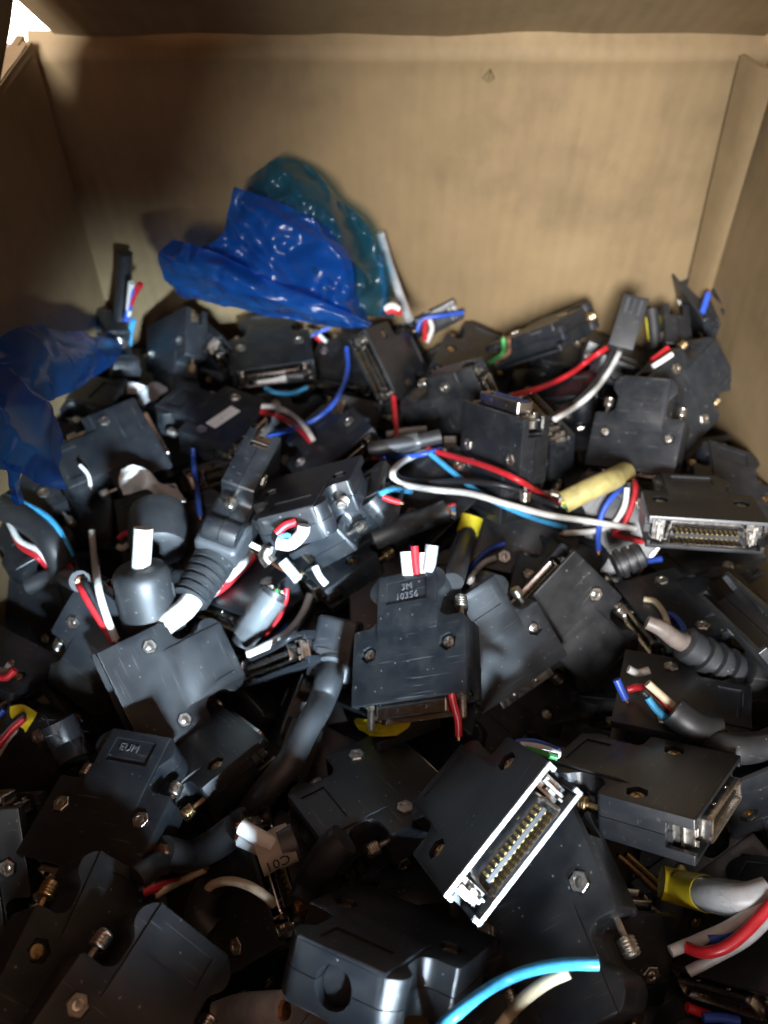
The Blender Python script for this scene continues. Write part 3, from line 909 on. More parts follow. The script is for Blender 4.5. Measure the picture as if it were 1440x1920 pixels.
LABELS = {
 'm3': ('screw', "black connector embossed 3M 10356 with two threaded jackscrews beneath", dict(threads=True, thumbs=(0, 1), plug=0.0)),
 'nutbig': ('nut', "brightly lit connector with two pale hex nuts, tail towards the clear sleeve", dict(plug=None)),
 'right3': ('screw', "connector tucked under the right edge of the embossed 3M connector", dict(plug=0.0)),
 'nut4': ('nut', "tilted connector with one shiny nut, below the hanging blue and red wires", dict(plug=4.4)),
 'plugface': ('screw', "connector showing its open silver-rimmed plug with a row of gold contacts", dict(rim=True, single=True, brass=True)),
 'nut6': ('nut', "connector with two hex nuts left of the silver-rimmed open plug", {}),
 'eumi': ('nut', "connector at lower left with raised letters EUM on its tail", {}),
 'sidelit8': ('screw', "connector seen edge-on with a bright forked side, below the two-nut connector", dict(brass=True)),
 'sidelit9': ('screw', "edge-on connector with brightly lit side, left above the 3M connector", dict(brass=True)),
 'side53': ('screw', "edge-on connector whose lit side lies under the open wire-filled tail", {}),
 'tailview10': ('screw', "connector with its tail hole facing forward, stuffed with red and white wires", {}),
 'upright11': ('nut', "upright dark blue-black connector standing with its metal plug on top", dict(plug=0.0)),
 'far12': ('screw', "connector with flared tail, just behind the yellowed cable sleeve", {}),
 'far13': ('nut', "connector with a small yellow paint mark beside its nut, near the right wall", dict(brass=True)),
 'dplug14': ('screw', "connector at the right edge showing a dark D-shaped pin socket", {}),
 'left15': ('nut', "large connector with two nuts right of the small blue bag", {}),
 'label16': ('nut', "connector carrying a plain white rectangular sticker", {}),
 'left19': ('nut', "connector at the left with sloping tail, left of the brightly lit two-nut connector", {}),
 'bl22': ('screw', "dark connector at lower left with one brass cross-head screw and plain tail plate", dict(brass=True)),
 'bl23': ('nut', "round-tailed connector nearest the lower left corner with a large pale nut", {}),
 'bc24': ('screw', "connector at bottom centre with wide tail and two sunken brass screws", dict(brass=True, thumbs=(0, 0))),
 'nut25': ('nut', "connector under the silver-rimmed plug, one nut and a shiny thumbscrew", {}),
 'scr26': ('screw', "dusty connector right of the silver-rimmed plug with two sunken screws", dict(brass=True)),
 'scr27': ('screw', "connector cut by the right picture edge below the dusty connector", dict(brass=True, plug=None)),
 'back32': ('screw', "brownish connector below the large blue bag, its slanted plug showing gold contacts", dict(brass=True)),
 'back33': ('nut', "small connector with a level row of gold contacts behind the long blue wire", {}),
 'back35': ('nut', "flat connector behind the open wire-filled tail, edge catching light", {}),
 'back36': ('nut', "narrow upright connector below the left tip of the large blue bag, gold screw hanging down", dict(brass=True)),
 'back38': ('nut', "dim connector between the small blue bag and the left white scrap", {}),
 'back40': ('nut', "two-layered connector edge near the far wall right of centre", dict(brass=True, plug=None)),
 'back41': ('nut', "upright connector edge beside the yellow tag in the far right corner", dict(plug=None)),
 'back42': ('nut', "upright connector edge touching the right wall of the box", dict(plug=None)),
 'right44': ('screw', "connector at the right edge behind the D-shaped pin socket", dict(brass=True)),
 'right46': ('nut', "shaded connector with two dull nuts right of the hanging blue wire", {}),
 'right47': ('nut', "unlit grooved connector edge at the right below the D-shaped socket", dict(plug=None)),
 'mid48': ('nut', "shaded connector with one dull nut above the tilted one-nut connector", {}),
 'left50': ('nut', "dark rounded connector below the small blue bag", {}),
 'low58': ('screw', "shaded connector lying beneath the one beside the 3M connector", {}),
 'left29': ('nut', "shaded connector with one nut at the left picture edge, lower part", {}),
 'right28': ('nut', "dark connector in the lower right with one rusty nut", dict(brass=True)),
 'edge17': ('nut', "grey connector on edge with a forked end and gold pin, tail in a ribbed boot", {}),
 'navy34': ('nut', "dark blue-black connector with one nut left of the upright plug", {}),
 'edge45': ('nut', "connector edge with a bright screw right of the upright plug", {}),
 'back60': ('nut', "unlit connector directly under the middle of the large blue bag", {}),
 'back62': ('nut', "black connector against the far wall right of the large blue bag", dict(brass=True)),
 'left70': ('nut', "dark connector at the left picture edge under the light blue wire", dict(plug=None)),
 'mid65': ('nut', "connector crossed by the long white, red and light blue wires", {}),
 'mid66': ('nut', "deep lying connector around the cream wire loop, lower left", {}),
 'mid67': ('nut', "connector partly hidden behind the dusty one with two sunken screws", {}),
}
CONN = {}
for key, (kind, label, kw) in LABELS.items():
    CONN[key] = connector(POSES[key], kind, label, **kw)
for k, pose in enumerate(BURIED):
    connector(pose, 'nut' if k % 2 else 'screw', "black connector half buried in the dark gaps of the heap", "half buried connectors", brass=(k % 3 == 0), buried=True)

# lettering moulded into two tails
def emboss(key, lines, size, at=(0, 37.2, 6.72), rot=0.0, spacing=1.05):
    me = text_mesh(lines, size * MM, 0.16 * MM, M['lettering'], spacing=spacing)
    o = link("lettering", me, None)
    par = [c for c in CONN[key].children if c.name.startswith("cover_shell")][0]
    o.parent = par
    o.location = (at[0] * MM, at[1] * MM, at[2] * MM)
    o.rotation_euler = (0, 0, rot)
    return o
emboss('m3', "3M\n10356", 3.3)
emboss('eumi', "EUM", 3.6, at=(-1.5, 38.4, 6.72))
# white sticker
bm = bmesh.new()
prism(bm, rounded([(-8.8, -3.0), (8.8, -3.0), (8.8, 3.0), (-8.8, 3.0)], 0.5, 3), 0, 0.12)
st = link("sticker", mmscale(mesh_of(bm, "sticker", M['paper'])), CONN['label16'])
st.location = (-1.5 * MM, 13.5 * MM, 6.33 * MM); st.rotation_euler = (0, 0, math.radians(-10)); st["label"] = "plain white sticker with faint grey marks"
for x, y, w in ((-1.2, -0.2, 1.1), (1.6, 0.3, 0.5)):
    bm = bmesh.new(); prism(bm, rounded([(-w / 2, -0.4), (w / 2, -0.3), (w / 2 * 0.8, 0.4), (-w / 2 * 0.7, 0.3)], 0.15, 2), 0.12, 0.16)
    o = link("printed_mark", mmscale(mesh_of(bm, "printed_mark", M['grey'])), st); o.location = (x * MM, y * MM, 0)

# cable cut flush in the tail of the bottom-centre connector
bm = bmesh.new(); lathe(bm, (0, 0.038, 0), (0, 1, 0), [(0, 0.0044), (0.0034, 0.0044), (0.0038, 0.0038), (0.0038, 0.0)], 20)
link("cable_end", mesh_of(bm, "cable_end", M['blackwire'], 40), CONN['bc24'])
LABELS_EXTRA = 0
CONN['plug20'] = connector(POSES['plug20'], 'nut', "connector with a small pin socket beside the tail of the lit two-nut connector", thumbs=(0, 0))

# ------------------------------------------------------------------ resting surface for wires
bpy.context.view_layer.update()
def make_bvh():
    vs, fs = [], []
    for o in scn.objects:
        if o.type == 'MESH' and o.name.split('.')[0] in ('cover_shell', 'base_shell', 'strain_relief', 'hood', 'body', 'base_panel', 'jacket'):
            mw = o.matrix_world
            k = len(vs)
            vs += [mw @ v.co for v in o.data.vertices]
            fs += [[k + i for i in p.vertices] for p in o.data.polygons]
    return BVHTree.FromPolygons(vs, fs)
BVH = make_bvh()
def depth_at(u, v, floor=-0.035):
    d = ray(u, v)
    hit = BVH.ray_cast(CAM, d.normalized())
    t = hit[3] / d.length if hit[0] is not None else 9
    tf = (floor - CAM.z) / d.z
    return min(t, tf)
def rest_path(px, r, lift=0.0, n=28, win=2, floor=-0.035):
    if n <= 10: win = 99
    """lay a line of pixels on whatever lies there, smoothed so that the wire bridges gaps"""
    q = smooth_path([Vector((p[0], p[1], p[2] if len(p) > 2 else 0.0)) for p in px], n)
    t = [depth_at(p.x, p.y, floor) for p in q]
    t = [min(t[max(0, i - win):i + win + 1]) for i in range(n)]
    for _ in range(6):
        t = [(t[max(0, i - 1)] + 2 * t[i] + t[min(n - 1, i + 1)]) / 4 for i in range(n)]
    out = []
    for p, tt in zip(q, t):
        d = ray(p.x, p.y)
        out.append(CAM + d * (tt - (r + lift + p.z * MM) / d.length))
    return out
def put(name, bm, mat, root, **kw):
    """world-space bmesh -> child of root"""
    o0 = root.matrix_basis.translation
    bmesh.ops.translate(bm, verts=bm.verts, vec=-Vector(o0))
    return link(name, mesh_of(bm, name, M[mat], **kw), root)
def wire_part(root, px, r, mat, name="wire", lift=0.0, n=28, copper=False, nn=9, rad=None, win=2, floor=-0.035):
    if r < 1.9: r *= 0.88
    path = rest_path(px, r * MM, lift * MM, n, win, floor)
    o = put(name, tube_bm(path, (lambda t: rad(t) * MM) if rad else r * MM, nn), mat, root, smooth=50)
    if copper:
        a, b = path[-1], path[-2]
        d = (a - b).normalized()
        bm = bmesh.new()
        lathe(bm, a - d * 0.0004 - Vector(root.matrix_basis.translation), d, [(0, r * 0.55 * MM), (0.0016, r * 0.5 * MM), (0.0019, r * 0.2 * MM)], 7)
        link("copper_core", mesh_of(bm, "copper_core", M['copper'], 40), o)
    return o, path
def bundle(name, label, cat, at, group=None):
    root = empty(name, at_z(at[0], at[1], -0.01))
    tag(root, label, cat, group)
    return root
def loose_wire(label, px, r, mat, group="loose cut wires", **kw):
    root = bundle("cut_wire", label, "wire", px[0], group)
    wire_part(root, px, r, mat, "insulation", copper=True, **kw)
    return root
def hollow(path, ro, ri, n=18):
    bm = bmesh.new()
    tube_bm(path, ro, n, bm, cap=False)
    k = len(bm.verts)
    tube_bm(path, ri, n, bm, cap=False)
    bm.verts.ensure_lookup_table()
    m = len(path)
    for base, flip in ((0, False), ((m - 1) * n, True)):
        for j in range(n):
            a, b = bm.verts[base + j], bm.verts[base + (j + 1) % n]
            c, d = bm.verts[k + base + (j + 1) % n], bm.verts[k + base + j]
            bm.faces.new((a, b, c, d))
    return bm
def cut_end(root, p, d, r, colours, parent=None):
    """conductors showing in a cut cable"""
    d = d.normalized(); x, y = frame_for(d)
    for k, c in enumerate(colours):
        a = 2 * math.pi * k / len(colours) + 0.4
        q = p + (x * math.cos(a) + y * math.sin(a)) * (r * 0.5) - Vector(root.matrix_basis.translation)
        bm = bmesh.new()
        lathe(bm, q - d * 0.001, d, [(0, r * 0.30), (0.0016, r * 0.30), (0.0018, r * 0.16), (0.0021, r * 0.14)], 7)
        link("conductor", mesh_of(bm, "conductor", M[c], 40), parent or root)

# ------------------------------------------------------------------ ribbed boots and other moulded pieces
def ribbed(bm, p0, d, L, r0, r1, ribs=5):
    prof = [(0, r0 * 0.8), (0.0008, r0)]
    for k in range(ribs):
        t0 = L * (0.12 + 0.86 * k / ribs); t1 = L * (0.12 + 0.86 * (k + 0.55) / ribs)
        r = lerp(r0, r1, k / ribs)
        prof += [(t0, r), (t1, r * 0.985), (t1 + 0.0002, r * 0.80), (L * (0.12 + 0.86 * (k + 0.95) / ribs), r * 0.80)]
    prof += [(L * 0.985, r1), (L, r1 * 0.9)]
    lathe(bm, p0, d, prof, 22)
# boot on the edge-on grey connector
rt_ = CONN['edge17']
bm = bmesh.new(); box(bm, -9.5, 9.5, 30, 47, -8.3, 8.3); 
link("hood", mmscale(mesh_of(bm, "hood", M['grey_rubber'], 40, 2.6, 3)), rt_)
bm = bmesh.new(); ribbed(bm, (0, 0.046, 0), (0.10, 1, -0.05), 0.019, 0.0078, 0.0066)
link("strain_relief", mesh_of(bm, "strain_relief", M['grey_rubber'], 40), rt_)
bm = bmesh.new(); tube_bm(smooth_path([(0.0018, 0.063, 0), (0.0022, 0.069, -0.001), (0.001, 0.074, -0.004), (-0.002, 0.078, -0.007)], 12), 0.0040, 12, bm)
link("cable", mesh_of(bm, "cable", M['white'], 50), rt_)

# round boot with a pale cable stub
root = bundle("round_plug", "round black cable boot with a pale cut cable on top", "plug", (275, 1100))
a, b = at_z(262, 1062, 0.004), at_z(302, 1262, -0.034)
bm = bmesh.new()
d = b - a
lathe(bm, a, d, [(0, 0.0), (0, 0.0070), (0.0006, 0.0084), (0.0020, 0.0095), (0.0045, 0.0100), (0.010, 0.0101), (d.length, 0.0103)], 28)
body = put("body", bm, 'rubber', root, smooth=40)
x, y = frame_for(d)
for k in range(4):
    aa = 0.5 + k * 0.9
    bm = bmesh.new()
    n_ = (x * math.cos(aa) + y * math.sin(aa))
    q = a + d.normalized() * 0.007 + n_ * 0.0100
    tube_bm([q, q + d.normalized() * 0.016], 0.00045, 6, bm)
    put("rib", bm, 'rubber', root)
st0 = a + Vector((0.0012, 0, 0.001))
p_ = smooth_path([a + d.normalized() * 0.002, at_z(269, 990, 0.014)], 6)
o = put("cable", tube_bm(p_, 0.0033, 14), 'white', root)
# smooth rounded boot behind it, and its stuffed wires
root = bundle("cable_boot", "squat rounded black boot behind the round plug, under the white scrap", "boot", (300, 990))
a, b = at_z(298, 1035, -0.012), at_z(296, 958, -0.012)
bm = bmesh.new()
lathe(bm, a, b - a, [(0, 0.0), (0, 0.0085), (0.0012, 0.0105), (0.006, 0.0112), (0.016, 0.0114), (0.020, 0.0105), (0.021, 0.0)], 28)
put("body", bm, 'rubber', root, smooth=40)
wire_part(root, [(222, 1010), (232, 1002), (246, 998)], 1.3, 'red', n=8)
wire_part(root, [(220, 1024), (230, 1028), (242, 1020)], 1.4, 'white', n=8)

# dark ribbed boot on the right with its grey cable
root = bundle("strain_relief_boot", "dark ribbed cable boot with a grey-brown cable, right of centre", "boot", (1320, 1230))
a, b = at_z(1282, 1204, -0.006), at_z(1380, 1268, -0.016)
bm = bmesh.new(); ribbed(bm, a, b - a, (b - a).length, 0.0060, 0.0085, 4)
put("strain_relief", bm, 'rubber', root, smooth=40)
bm = bmesh.new(); c = b + (b - a) * 0.9
lathe(bm, b - (b - a) * 0.05, b - a, [(0, 0.006), (0.001, 0.0095), (0.018, 0.0105), (0.020, 0.009)], 24)
put("body", bm, 'rubber', root, smooth=40)
p_ = smooth_path([at_z(1213, 1166, 0.002), at_z(1240, 1178, 0.001), at_z(1265, 1197, -0.003), a], 10)
put("cable", tube_bm(p_, lambda t: 0.0024 + 0.0011 * t, 14), 'taupe', root)
wire_part(root, [(1207, 1123), (1228, 1128), (1245, 1150), (1256, 1182), (1262, 1195)], 1.2, 'cream')
wire_part(root, [(1245, 1152), (1262, 1155), (1278, 1172), (1286, 1197)], 1.3, 'blue')
wire_part(root, [(1262, 1190), (1270, 1192), (1276, 1199)], 1.3, 'red', n=6)
root = bundle("strain_relief_boot", "small ribbed boot in the shadow left of the D-shaped socket", "boot", (1170, 1050))
a, b = at_z(1205, 1038, -0.010), at_z(1152, 1062, -0.014)
bm = bmesh.new(); ribbed(bm, a, b - a, (b - a).length, 0.0050, 0.0062, 3)
put("strain_relief", bm, 'rubber', root, smooth=40)
wire_part(root, [(1212, 1052), (1225, 1050), (1240, 1048)], 1.5, 'blue', n=6)

# moulded right-angle plug with a thick bent grey cable
root = bundle("moulded_plug", "worn grey moulded plug with a thick bent cable, left of the 3M connector", "plug", (625, 1220))
c = at_z(628, 1222, -0.019)
bm = bmesh.new(); box(bm, -0.0075, 0.0075, -0.010, 0.012, -0.0065, 0.0065)
me_rot = Quaternion((0, 0, 1), math.radians(-14)).to_matrix().to_4x4() @ Quaternion((1, 0, 0), math.radians(30)).to_matrix().to_4x4()
bmesh.ops.transform(bm, matrix=Matrix.Translation(c) @ me_rot, verts=bm.verts)
put("body", bm, 'shell', root, bevel=0.0016, seg=3, smooth=40)
bm = bmesh.new(); box(bm, -0.0055, 0.0055, -0.007, 0.001, 0.0064, 0.0068)
bmesh.ops.transform(bm, matrix=Matrix.Translation(c) @ me_rot, verts=bm.verts)
put("raised_plate", bm, 'rubber', root, bevel=0.0003, seg=1, smooth=40)
BVH = make_bvh()
jk, jp = wire_part(root, [(622, 1252), (612, 1290), (596, 1330), (570, 1375), (545, 1425), (505, 1475), (470, 1520)], 5.4, 'grey_rubber', "jacket", n=30, nn=18, rad=lambda t: 5.3 - 1.3 * min(1, t * 2.2) + 0.5 * t, lift=1.0, win=3)
bm = bmesh.new(); lathe(bm, jp[0] - (jp[1] - jp[0]) * 0.8, jp[1] - jp[0], [(0, 0.0058), (0.0006, 0.0066), (0.0022, 0.0066), (0.0028, 0.0058)], 18)
put("collar", bm, 'grey_rubber', root, smooth=40)
BVH = make_bvh()

# ------------------------------------------------------------------ sleeves
def sleeve(name, label, cat, px, ro, ri, mat, inner='rubber', inner_px=None, cut=None, lift=0.5, group=None, band=None, n=12, inner_mat=None):
    root = bundle(name, label, cat, px[0], group)
    path = rest_path(px, ro * MM, lift * MM, n, 3)
    put("sleeve", hollow(path, ro * MM, ri * MM), mat, root, smooth=50)
    ip = rest_path(inner_px or px, ro * MM, lift * MM, n, 3)
    if inner:
        put("jacket", tube_bm(ip, ri * 0.93 * MM, 14), inner, root, smooth=50)
    if cut:
        cut_end(root, ip[0], ip[0] - ip[1], ri * 0.9 * MM, cut)
    if band:
        i0, i1, bmat = band
        put("marker_band", hollow(path[i0:i1 + 1], (ro + 0.18) * MM, (ro + 0.03) * MM), bmat, root, smooth=50)
    return root, path
root, p_ = sleeve("yellowed_sleeve", "yellowed rubber sleeve on a cut cable, four conductors in its end", "sleeve", [(1056, 942), (1100, 920), (1140, 902), (1172, 886)], 4.5, 3.6, 'tallow', cut=['red', 'white', 'green', 'yellow', 'grey'], lift=5)
wire_part(root, [(1182, 888), (1192, 915), (1184, 950), (1168, 985), (1150, 1000)], 1.35, 'red', lift=1)
wire_part(root, [(1176, 908), (1150, 930), (1130, 960), (1122, 1000), (1122, 1034)], 1.35, 'blue', lift=3, copper=True)
wire_part(root, [(1176, 915), (1170, 950), (1148, 983), (1110, 996), (1056, 1000)], 1.35, 'white', lift=1, copper=True)
wire_part(root, [(1180, 905), (1176, 950), (1160, 975)], 1.3, 'blackwire', lift=0.5)
sleeve("clear_sleeve", "clear sleeve on a black cut cable beside the lit two-nut connector's tail", "sleeve", [(512, 1118), (497, 1140), (480, 1165), (462, 1192)], 5.6, 4.9, 'clear', inner_px=[(516, 1107), (500, 1135), (480, 1165), (455, 1205)], cut=['white', 'red', 'copper', 'white', 'green'], lift=2.0)
root, p_ = sleeve("clear_sleeve", "clear sleeve on a black cable stub in the middle of the heap", "sleeve", [(728, 838), (755, 833), (785, 826)], 3.9, 3.4, 'clear', inner_px=[(690, 842), (735, 836), (780, 828), (826, 818)], lift=2.0)
wire_part(root, [(738, 742), (741, 780), (743, 812), (738, 838), (722, 852), (700, 858)], 1.4, 'red', lift=5, copper=True)
wire_part(root, [(692, 843), (712, 852), (750, 857), (790, 852), (826, 842)], 1.3, 'blue', lift=4)
wire_part(root, [(725, 815), (760, 808), (800, 804)], 1.7, 'white', lift=2)
bm = bmesh.new(); c = CAM + ray(843, 832) * (depth_at(843, 832) - 0.008)
box(bm, c.x - 0.0028, c.x + 0.0028, c.y - 0.002, c.y + 0.002, c.z - 0.003, c.z + 0.003)
put("crimp_tip", bm, 'white', root, bevel=0.0006)
root, p_ = sleeve("clear_sleeve", "clear sleeve with a yellow tag on a black cable behind the 3M connector", "sleeve", [(886, 968), (876, 1000), (868, 1022), (860, 1046)], 4.3, 3.8, 'clear', inner_px=[(880, 990), (870, 1020), (862, 1050), (850, 1090)], band=(0, 4, 'yellow'), lift=0.5)
root, p_ = sleeve("clear_sleeve", "clear sleeve with a bright yellow label, lower right", "sleeve", [(1240, 1655), (1290, 1668), (1345, 1680), (1398, 1688)], 4.7, 4.1, 'clear', inner='grey', inner_px=[(1280, 1666), (1330, 1677), (1390, 1685), (1440, 1672)], band=(0, 6, 'yellow'), lift=11)
x_ = text_mesh("X", 0.0042, 0.00005, M['ink'])
xo = link("printed_letter", x_, root)
pp, dd = p_[3], (p_[4] - p_[3]).normalized()
nn_ = (CAM - pp).normalized(); nn_ = (nn_ - dd * nn_.dot(dd)).normalized()
nn_ = (nn_ * 0.75 + dd.cross(nn_) * (0.66 if dd.cross(nn_).y > 0 else -0.66)).normalized()
yy = nn_.cross(dd).normalized()
if yy.z < 0 and yy.y < 0: yy = -yy
xx = yy.cross(nn_)
xo.matrix_basis = Matrix.Translation(pp + nn_ * 0.00492 - Vector(root.location)) @ Matrix((xx, yy, nn_)).transposed().to_4x4()
for off in (0, 26):
    wire_part(root, [(1158 + off * 0.6, 1603 - off * 0.1), (1190 + off * 0.5, 1632 - off * .2), (1228 + off * 0.3, 1668 - off * 0.4)], 1.1, 'brass', "pin", n=8, lift=2)

# old white sleeve marked C01 with two grey cable ends
root = bundle("marker_sleeve", "yellowed white sleeve printed C01 with two grey cable ends, lower centre", "sleeve", (500, 1590))
c = at_z(505, 1588, -0.004)
def local_patch(name, grid, mat, root, amp=0.0, res=6, thick=0.0003, seed=0.0):
    P = [[Vector(p) for p in r] for r in grid]
    nr, nc = len(P), len(P[0])
    RR = (nr - 1) * res + 1; CC = (nc - 1) * res + 1
    cols = [smooth_path([P[i][j] for i in range(nr)], RR) for j in range(nc)]
    rows = [smooth_path([cols[j][i] for j in range(nc)], CC) for i in range(RR)]
    def crum(p):
        q = p * 55 + Vector((seed, 0, 0))
        a = 1 - abs(noise.noise(q)) * 3.0
        b = 1 - abs(noise.noise(q * 2.1 + Vector((7, 1, 3)))) * 3.0
        return a + 0.5 * b - 0.6
    G = [[p + Vector((noise.noise(p * 60 + Vector((seed, 3, 0))) * 0.5, -crum(p), crum(p) * 0.6)) * amp for p in r] for r in rows]
    bm = bmesh.new()
    V = [[bm.verts.new(p) for p in r] for r in G]
    for i in range(RR - 1):
        for j in range(CC - 1):
            bm.faces.new((V[i][j], V[i][j + 1], V[i + 1][j + 1], V[i + 1][j]))
    if thick:
        bmesh.ops.recalc_face_normals(bm, faces=bm.faces)
        bmesh.ops.solidify(bm, geom=bm.faces[:], thickness=thick)
    o0 = root.matrix_basis.translation
    bmesh.ops.translate(bm, verts=bm.verts, vec=-Vector(o0))
    return link(name, mesh_of(bm, name, M[mat], smooth=60, recalc=False), root)
bm = bmesh.new()
A = at_z(548, 1578, 0.004); B = at_z(484, 1606, 0.004)
ax = (B - A)
lathe(bm, A, ax, [(0, 0.0054), (0.003, 0.0056), (0.006, 0.0052), (ax.length, 0.0056)], 24, close=False)
bmesh.ops.solidify(bm, geom=bm.faces[:], thickness=0.0004)
# squash into the flattened tube of the photograph
cc = (A + B) / 2
for v_ in bm.verts:
    rel = v_.co - cc
    along = ax.normalized() * rel.dot(ax.normalized())
    v_.co = cc + along + (rel - along) * 1.0 + Vector((0, 0, -0.25 * (rel - along).z))
put("sleeve", bm, 'oldwhite', root, smooth=50)
for (u0, v0, u1, v1, zz, mt) in ((452, 1550, 512, 1585, 0.0075, 'white'), (450, 1572, 512, 1600, 0.0035, 'grey')):
    pth = [at_z(u0, v0, zz), at_z((u0 + u1) / 2, (v0 + v1) / 2, zz), at_z(u1, v1, zz - 0.001)]
    cbl = put("cable", tube_bm(smooth_path(pth, 8), 0.0022, 14), mt, root)
    cut_end(root, pth[0] + (pth[0] - pth[1]).normalized() * 0.0003, pth[0] - pth[1], 0.0018, ['red', 'white', 'copper'], cbl)
bm = bmesh.new(); tube_bm([A - ax * 0.10, A + ax * 0.35], 0.0047, 18, bm)
put("jacket", bm, 'grey_rubber', root, smooth=40)
tx = text_mesh("C01", 0.0042, 0.00004, M['ink'])
to = link("printed_text", tx, root)
nrm = (CAM - cc).normalized(); axn = ax.normalized()
ydir = at_z(505, 1540, 0.0) - at_z(520, 1600, 0.0)
nrm = (nrm - axn * nrm.dot(axn)).normalized()
side = axn.cross(nrm)
if side.y > 0: side = -side
nn2 = (nrm * 0.80 + side * 0.60).normalized()
xx = axn if axn.x < 0 else -axn
yy = nn2.cross(xx)
to.matrix_basis = Matrix.Translation(cc + nn2 * 0.00575 + ax * 0.05 - Vector(root.location)) @ Matrix((xx, yy, nn2)).transposed().to_4x4()

# ------------------------------------------------------------------ wires
root = bundle("cut_cable", "long red, white, light blue and black wires sweeping right across the heap", "cable", (830, 850))
wire_part(root, [(800, 842), (840, 853), (900, 870), (960, 894), (1010, 922), (1045, 945)], 1.4, 'red', lift=1.5, n=36)
wire_part(root, [(806, 850), (850, 886), (905, 928), (960, 955), (1010, 974), (1062, 990)], 1.35, 'cyan', lift=1.0, n=36)
wire_part(root, [(835, 846), (790, 850), (752, 868), (736, 888), (750, 906), (810, 918), (880, 925), (950, 945), (1030, 966), (1110, 978), (1192, 992)], 1.5, 'white', lift=2.2, n=48)
wire_part(root, [(738, 884), (752, 898), (800, 904), (870, 902), (950, 912), (1010, 934), (1046, 950)], 1.4, 'blackwire', lift=1.2, n=36)
loose_wire("bright blue wire curving down from behind the gold-contact plugs", [(650, 652), (652, 690), (641, 730), (615, 768), (575, 795), (535, 808), (503, 817)], 1.35, 'blue', lift=3)
root = bundle("cut_cable", "short white and red wire pair right of the white sticker", "cable", (495, 766))
wire_part(root, [(490, 762), (520, 764), (550, 780), (574, 803), (588, 826)], 1.4, 'white', lift=3)
wire_part(root, [(490, 772), (515, 778), (545, 793), (568, 812), (584, 829)], 1.4, 'red', lift=2.5)
loose_wire("blue wire hanging straight down left of the forked grey connector", [(362, 840), (364, 875), (370, 920), (376, 968)], 1.3, 'blue', lift=3)
root = bundle("cut_cable", "light blue, red and white wires from a thick black cable at the left", "cable", (60, 970))
wire_part(root, [(-10, 925), (40, 942), (90, 970), (120, 1010), (134, 1042)], 1.35, 'cyan', lift=7)
wire_part(root, [(-10, 945), (40, 970), (85, 1005), (112, 1050), (118, 1090)], 5.0, 'rubber', "jacket", lift=1, nn=16)
wire_part(root, [(114, 1032), (140, 1082), (170, 1135), (198, 1180), (214, 1205)], 1.5, 'red', lift=5)
wire_part(root, [(128, 1040), (160, 1095), (186, 1145), (206, 1180)], 1.35, 'blackwire', lift=4.5)
wire_part(root, [(172, 995), (177, 1050), (186, 1110), (203, 1165), (218, 1200)], 1.55, 'white', lift=6, copper=True)
root = bundle("cut_cable", "twisted white and red wire pair at the left picture edge", "cable", (50, 1030))
wire_part(root, [(12, 965), (22, 990), (38, 1015), (72, 1032), (97, 1062)], 1.35, 'white', lift=4)
wire_part(root, [(25, 1000), (40, 1025), (70, 1045), (90, 1064)], 1.3, 'red', lift=3)
root = bundle("cut_cable", "white and red wires slanting beside the ribbed boot", "cable", (430, 1070))
wire_part(root, [(472, 1035), (445, 1065), (420, 1090), (396, 1114)], 1.9, 'white', lift=3)
wire_part(root, [(476, 1042), (450, 1072), (425, 1096), (404, 1112)], 1.7, 'red', lift=2)
root = bundle("cut_cable", "red, white and blue wires arching over the clear sleeve", "cable", (530, 1160))
wire_part(root, [(537, 1103), (534, 1130), (520, 1160), (500, 1185), (484, 1204)], 1.25, 'red', lift=6.5)
wire_part(root, [(582, 1114), (570, 1145), (550, 1175), (515, 1203), (465, 1226)], 1.75, 'white', lift=6)
wire_part(root, [(588, 1120), (577, 1150), (556, 1183), (520, 1210), (470, 1234)], 1.4, 'blackwire', lift=5)
wire_part(root, [(540, 1172), (520, 1192), (490, 1206)], 1.2, 'blue', lift=4.5)
root = bundle("cut_cable", "white, red and grey cable ends sticking up behind the 3M tail", "cable", (780, 1055))
wire_part(root, [(762, 1034), (764, 1055), (766, 1078)], 2.2, 'white', lift=-3, n=10, nn=12)
wire_part(root, [(777, 1024), (779, 1050), (782, 1076)], 1.5, 'red', lift=-1, n=10)
wire_part(root, [(793, 1036), (793, 1055), (794, 1074)], 1.4, 'white', lift=-2, n=10)
wire_part(root, [(810, 1022), (807, 1045), (803, 1072)], 2.2, 'grey', lift=-3, n=10, nn=12)
wire_part(root, [(771, 1022), (771, 1045)], 1.2, 'blue', lift=1, n=6)
root = bundle("cut_cable", "wires packed in the open connector tail, red and white", "cable", (548, 1000))
wire_part(root, [(518, 1000), (535, 985), (556, 978)], 1.7, 'red', lift=2, n=10)
wire_part(root, [(520, 1018), (545, 1020), (566, 1000), (570, 985)], 2.2, 'white', lift=2, n=12, nn=12)
wire_part(root, [(522, 1008), (535, 1003), (545, 1005)], 1.0, 'cyan', lift=3.5, n=8)
wire_part(root, [(505, 1028), (498, 1042), (508, 1056)], 2.6, 'nickel', lift=1, n=8, nn=12, name="shield_end")
wire_part(root, [(530, 1052), (545, 1070), (560, 1088)], 2.0, 'white', lift=0.5, n=8)
root = bundle("cut_cable", "small blue and white wire loop right of the yellow-tagged sleeve", "cable", (905, 1050))
wire_part(root, [(946, 1018), (918, 1030), (892, 1052), (878, 1076)], 1.3, 'blue', lift=2)
wire_part(root, [(930, 1046), (908, 1055), (890, 1074), (880, 1096)], 1.4, 'white', lift=2)
wire_part(root, [(908, 1036), (895, 1044), (886, 1056)], 1.2, 'yellow', lift=1, n=8)
root = bundle("cut_cable", "light blue and red stub right of the open connector tail", "cable", (740, 925))
